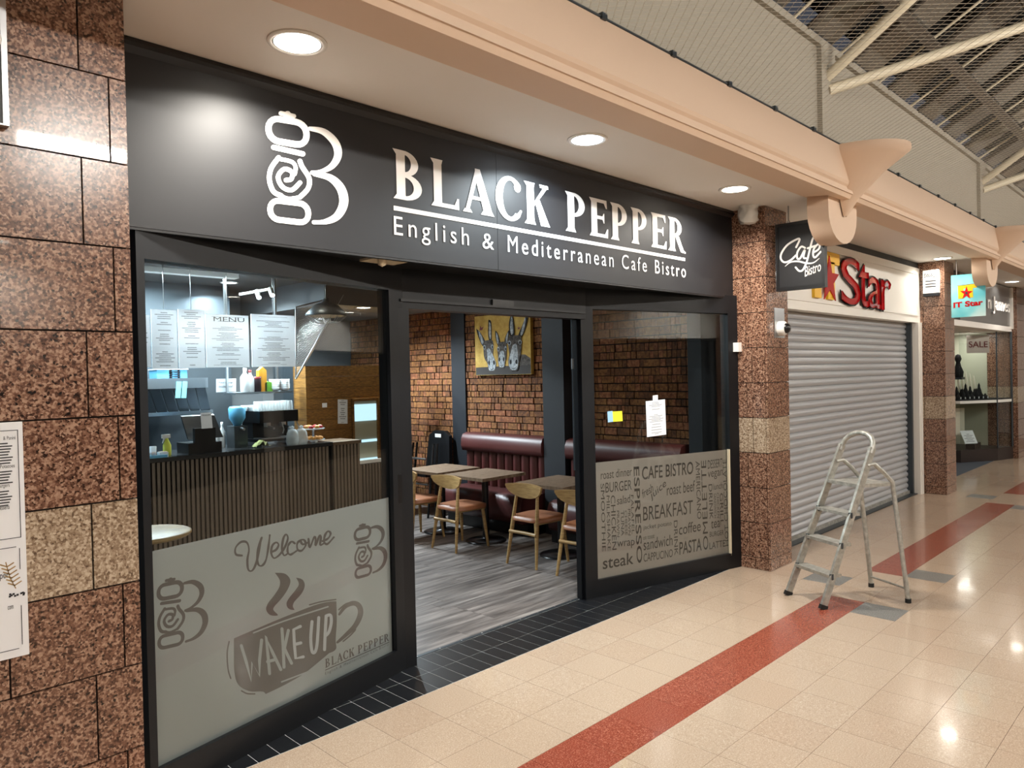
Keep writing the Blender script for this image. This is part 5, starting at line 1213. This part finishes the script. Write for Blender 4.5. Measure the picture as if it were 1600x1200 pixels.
# pendant heat lamp, track spots, interior lights
pc = at(510, 494, y=3.3); pd = thing('pendant_lamp', pc, 'grey dome pendant lamp with wire cage over the counter', 'lamp')
MB().lathe([(.20, 0), (.205, .02), (.12, .11), (.04, .14), (.03, .18)], (0, 0, 0), 24).build('shade', M['stack'], pd); MB().tube([(0, 0, .18), (0, 0, IC - pc.z)], .005, 6).build('cord', M['blackpl'], pd)
q = MB()
for k in range(8): a = pi * k / 8; q.tube([(.2 * math.cos(a), .2 * math.sin(a), 0), (.13 * math.cos(a), .13 * math.sin(a), -.06), (0, 0, -.075), (-.13 * math.cos(a), -.13 * math.sin(a), -.06), (-.2 * math.cos(a), -.2 * math.sin(a), 0)], .0025, 4)
q.build('cage', M['steel'], pd)
tr = thing('track_light', (3.9, 4.0, 2.75), 'white ceiling track with two spot heads inside the cafe', 'light'); ta, tb = at(375, 460, z=2.72), at(425, 451, z=2.72)
MB().tube([ta, tb], .016, 6).build('track', M['plastic'], tr, world=True)
for f_ in (.55, .95):
    p = ta.lerp(tb, f_); MB().tube([p, p + Vector((-.03, -.1, -.08))], .028, 10).build('head', M['plastic'], tr, world=True); MB().tube([p + Vector((-.03, -.1, -.08)), p + Vector((-.0305, -.102, -.082))], .022, 10).build('lens', M['lampcool'], tr, world=True)
for k_ in range(3):
    l = bpy.data.lights.new('menu_fill_spot', 'SPOT'); l.energy = 26; l.color = (.82, .93, 1); l.spot_size = math.radians(75); l.spot_blend = .8; l.shadow_soft_size = .05  # added spots brightening the menu boards, apart from the track heads
    lo = bpy.data.objects.new('menu_fill_spot', l); col.objects.link(lo); lo.parent = tr; p = Vector((2.7 + k_ * .6, 3.55, 2.8)); lo.location = p - Vector(tr.location)
    lo.rotation_euler = (Vector((2.7 + k_ * .55, 4.2, 1.95)) - p).to_track_quat('-Z', 'Y').to_euler()
def idl(u, v, z, lb_, W, cool=True): p = at(u, v, z=z); return downlight(p.x, p.y, z, lb_, W, 'cafe downlights', cool, .08, (.8, .93, 1) if cool else (1, .9, .75))
idl(358, 441, IC, 'cafe ceiling downlight over the menu boards', KIT_W)
struct('ceiling_bulkhead', MB().box((4.5, 4.25, 2.6), (WX, YB, IC)), M['interior'])
idl(508, 481, 2.6, 'cafe bulkhead downlight left', KIT_W * .7); idl(568, 480, 2.6, 'cafe bulkhead downlight middle', KIT_W * .7)
l = bpy.data.lights.new('kitchen_tube', 'AREA'); l.shape = 'RECTANGLE'; l.size = 1.6; l.size_y = .12; l.energy = KIT_W * 2.2; l.color = (.78, .93, 1)
kt = thing('strip_light', (2.8, 4.55, IC - .03), 'cool white strip light on the kitchen ceiling', 'light'); lo = bpy.data.objects.new('kitchen_tube', l); col.objects.link(lo); lo.parent = kt; lo.location = (0, 0, -.03)
MB().box((-.8, -.06, -.02), (.8, .06, .03)).build('batten', M['plastic'], kt)
for x, y in ((3.4, 1.5), (5.0, 1.7), (3.4, 3.0), (5.0, 3.1)): downlight(x, y, IC, 'added warm fill light above the dining area', DIN_W, 'added warm fill lights', False, .07, (1, .85, .65))  # unseen fittings added to light the brick wall and tables
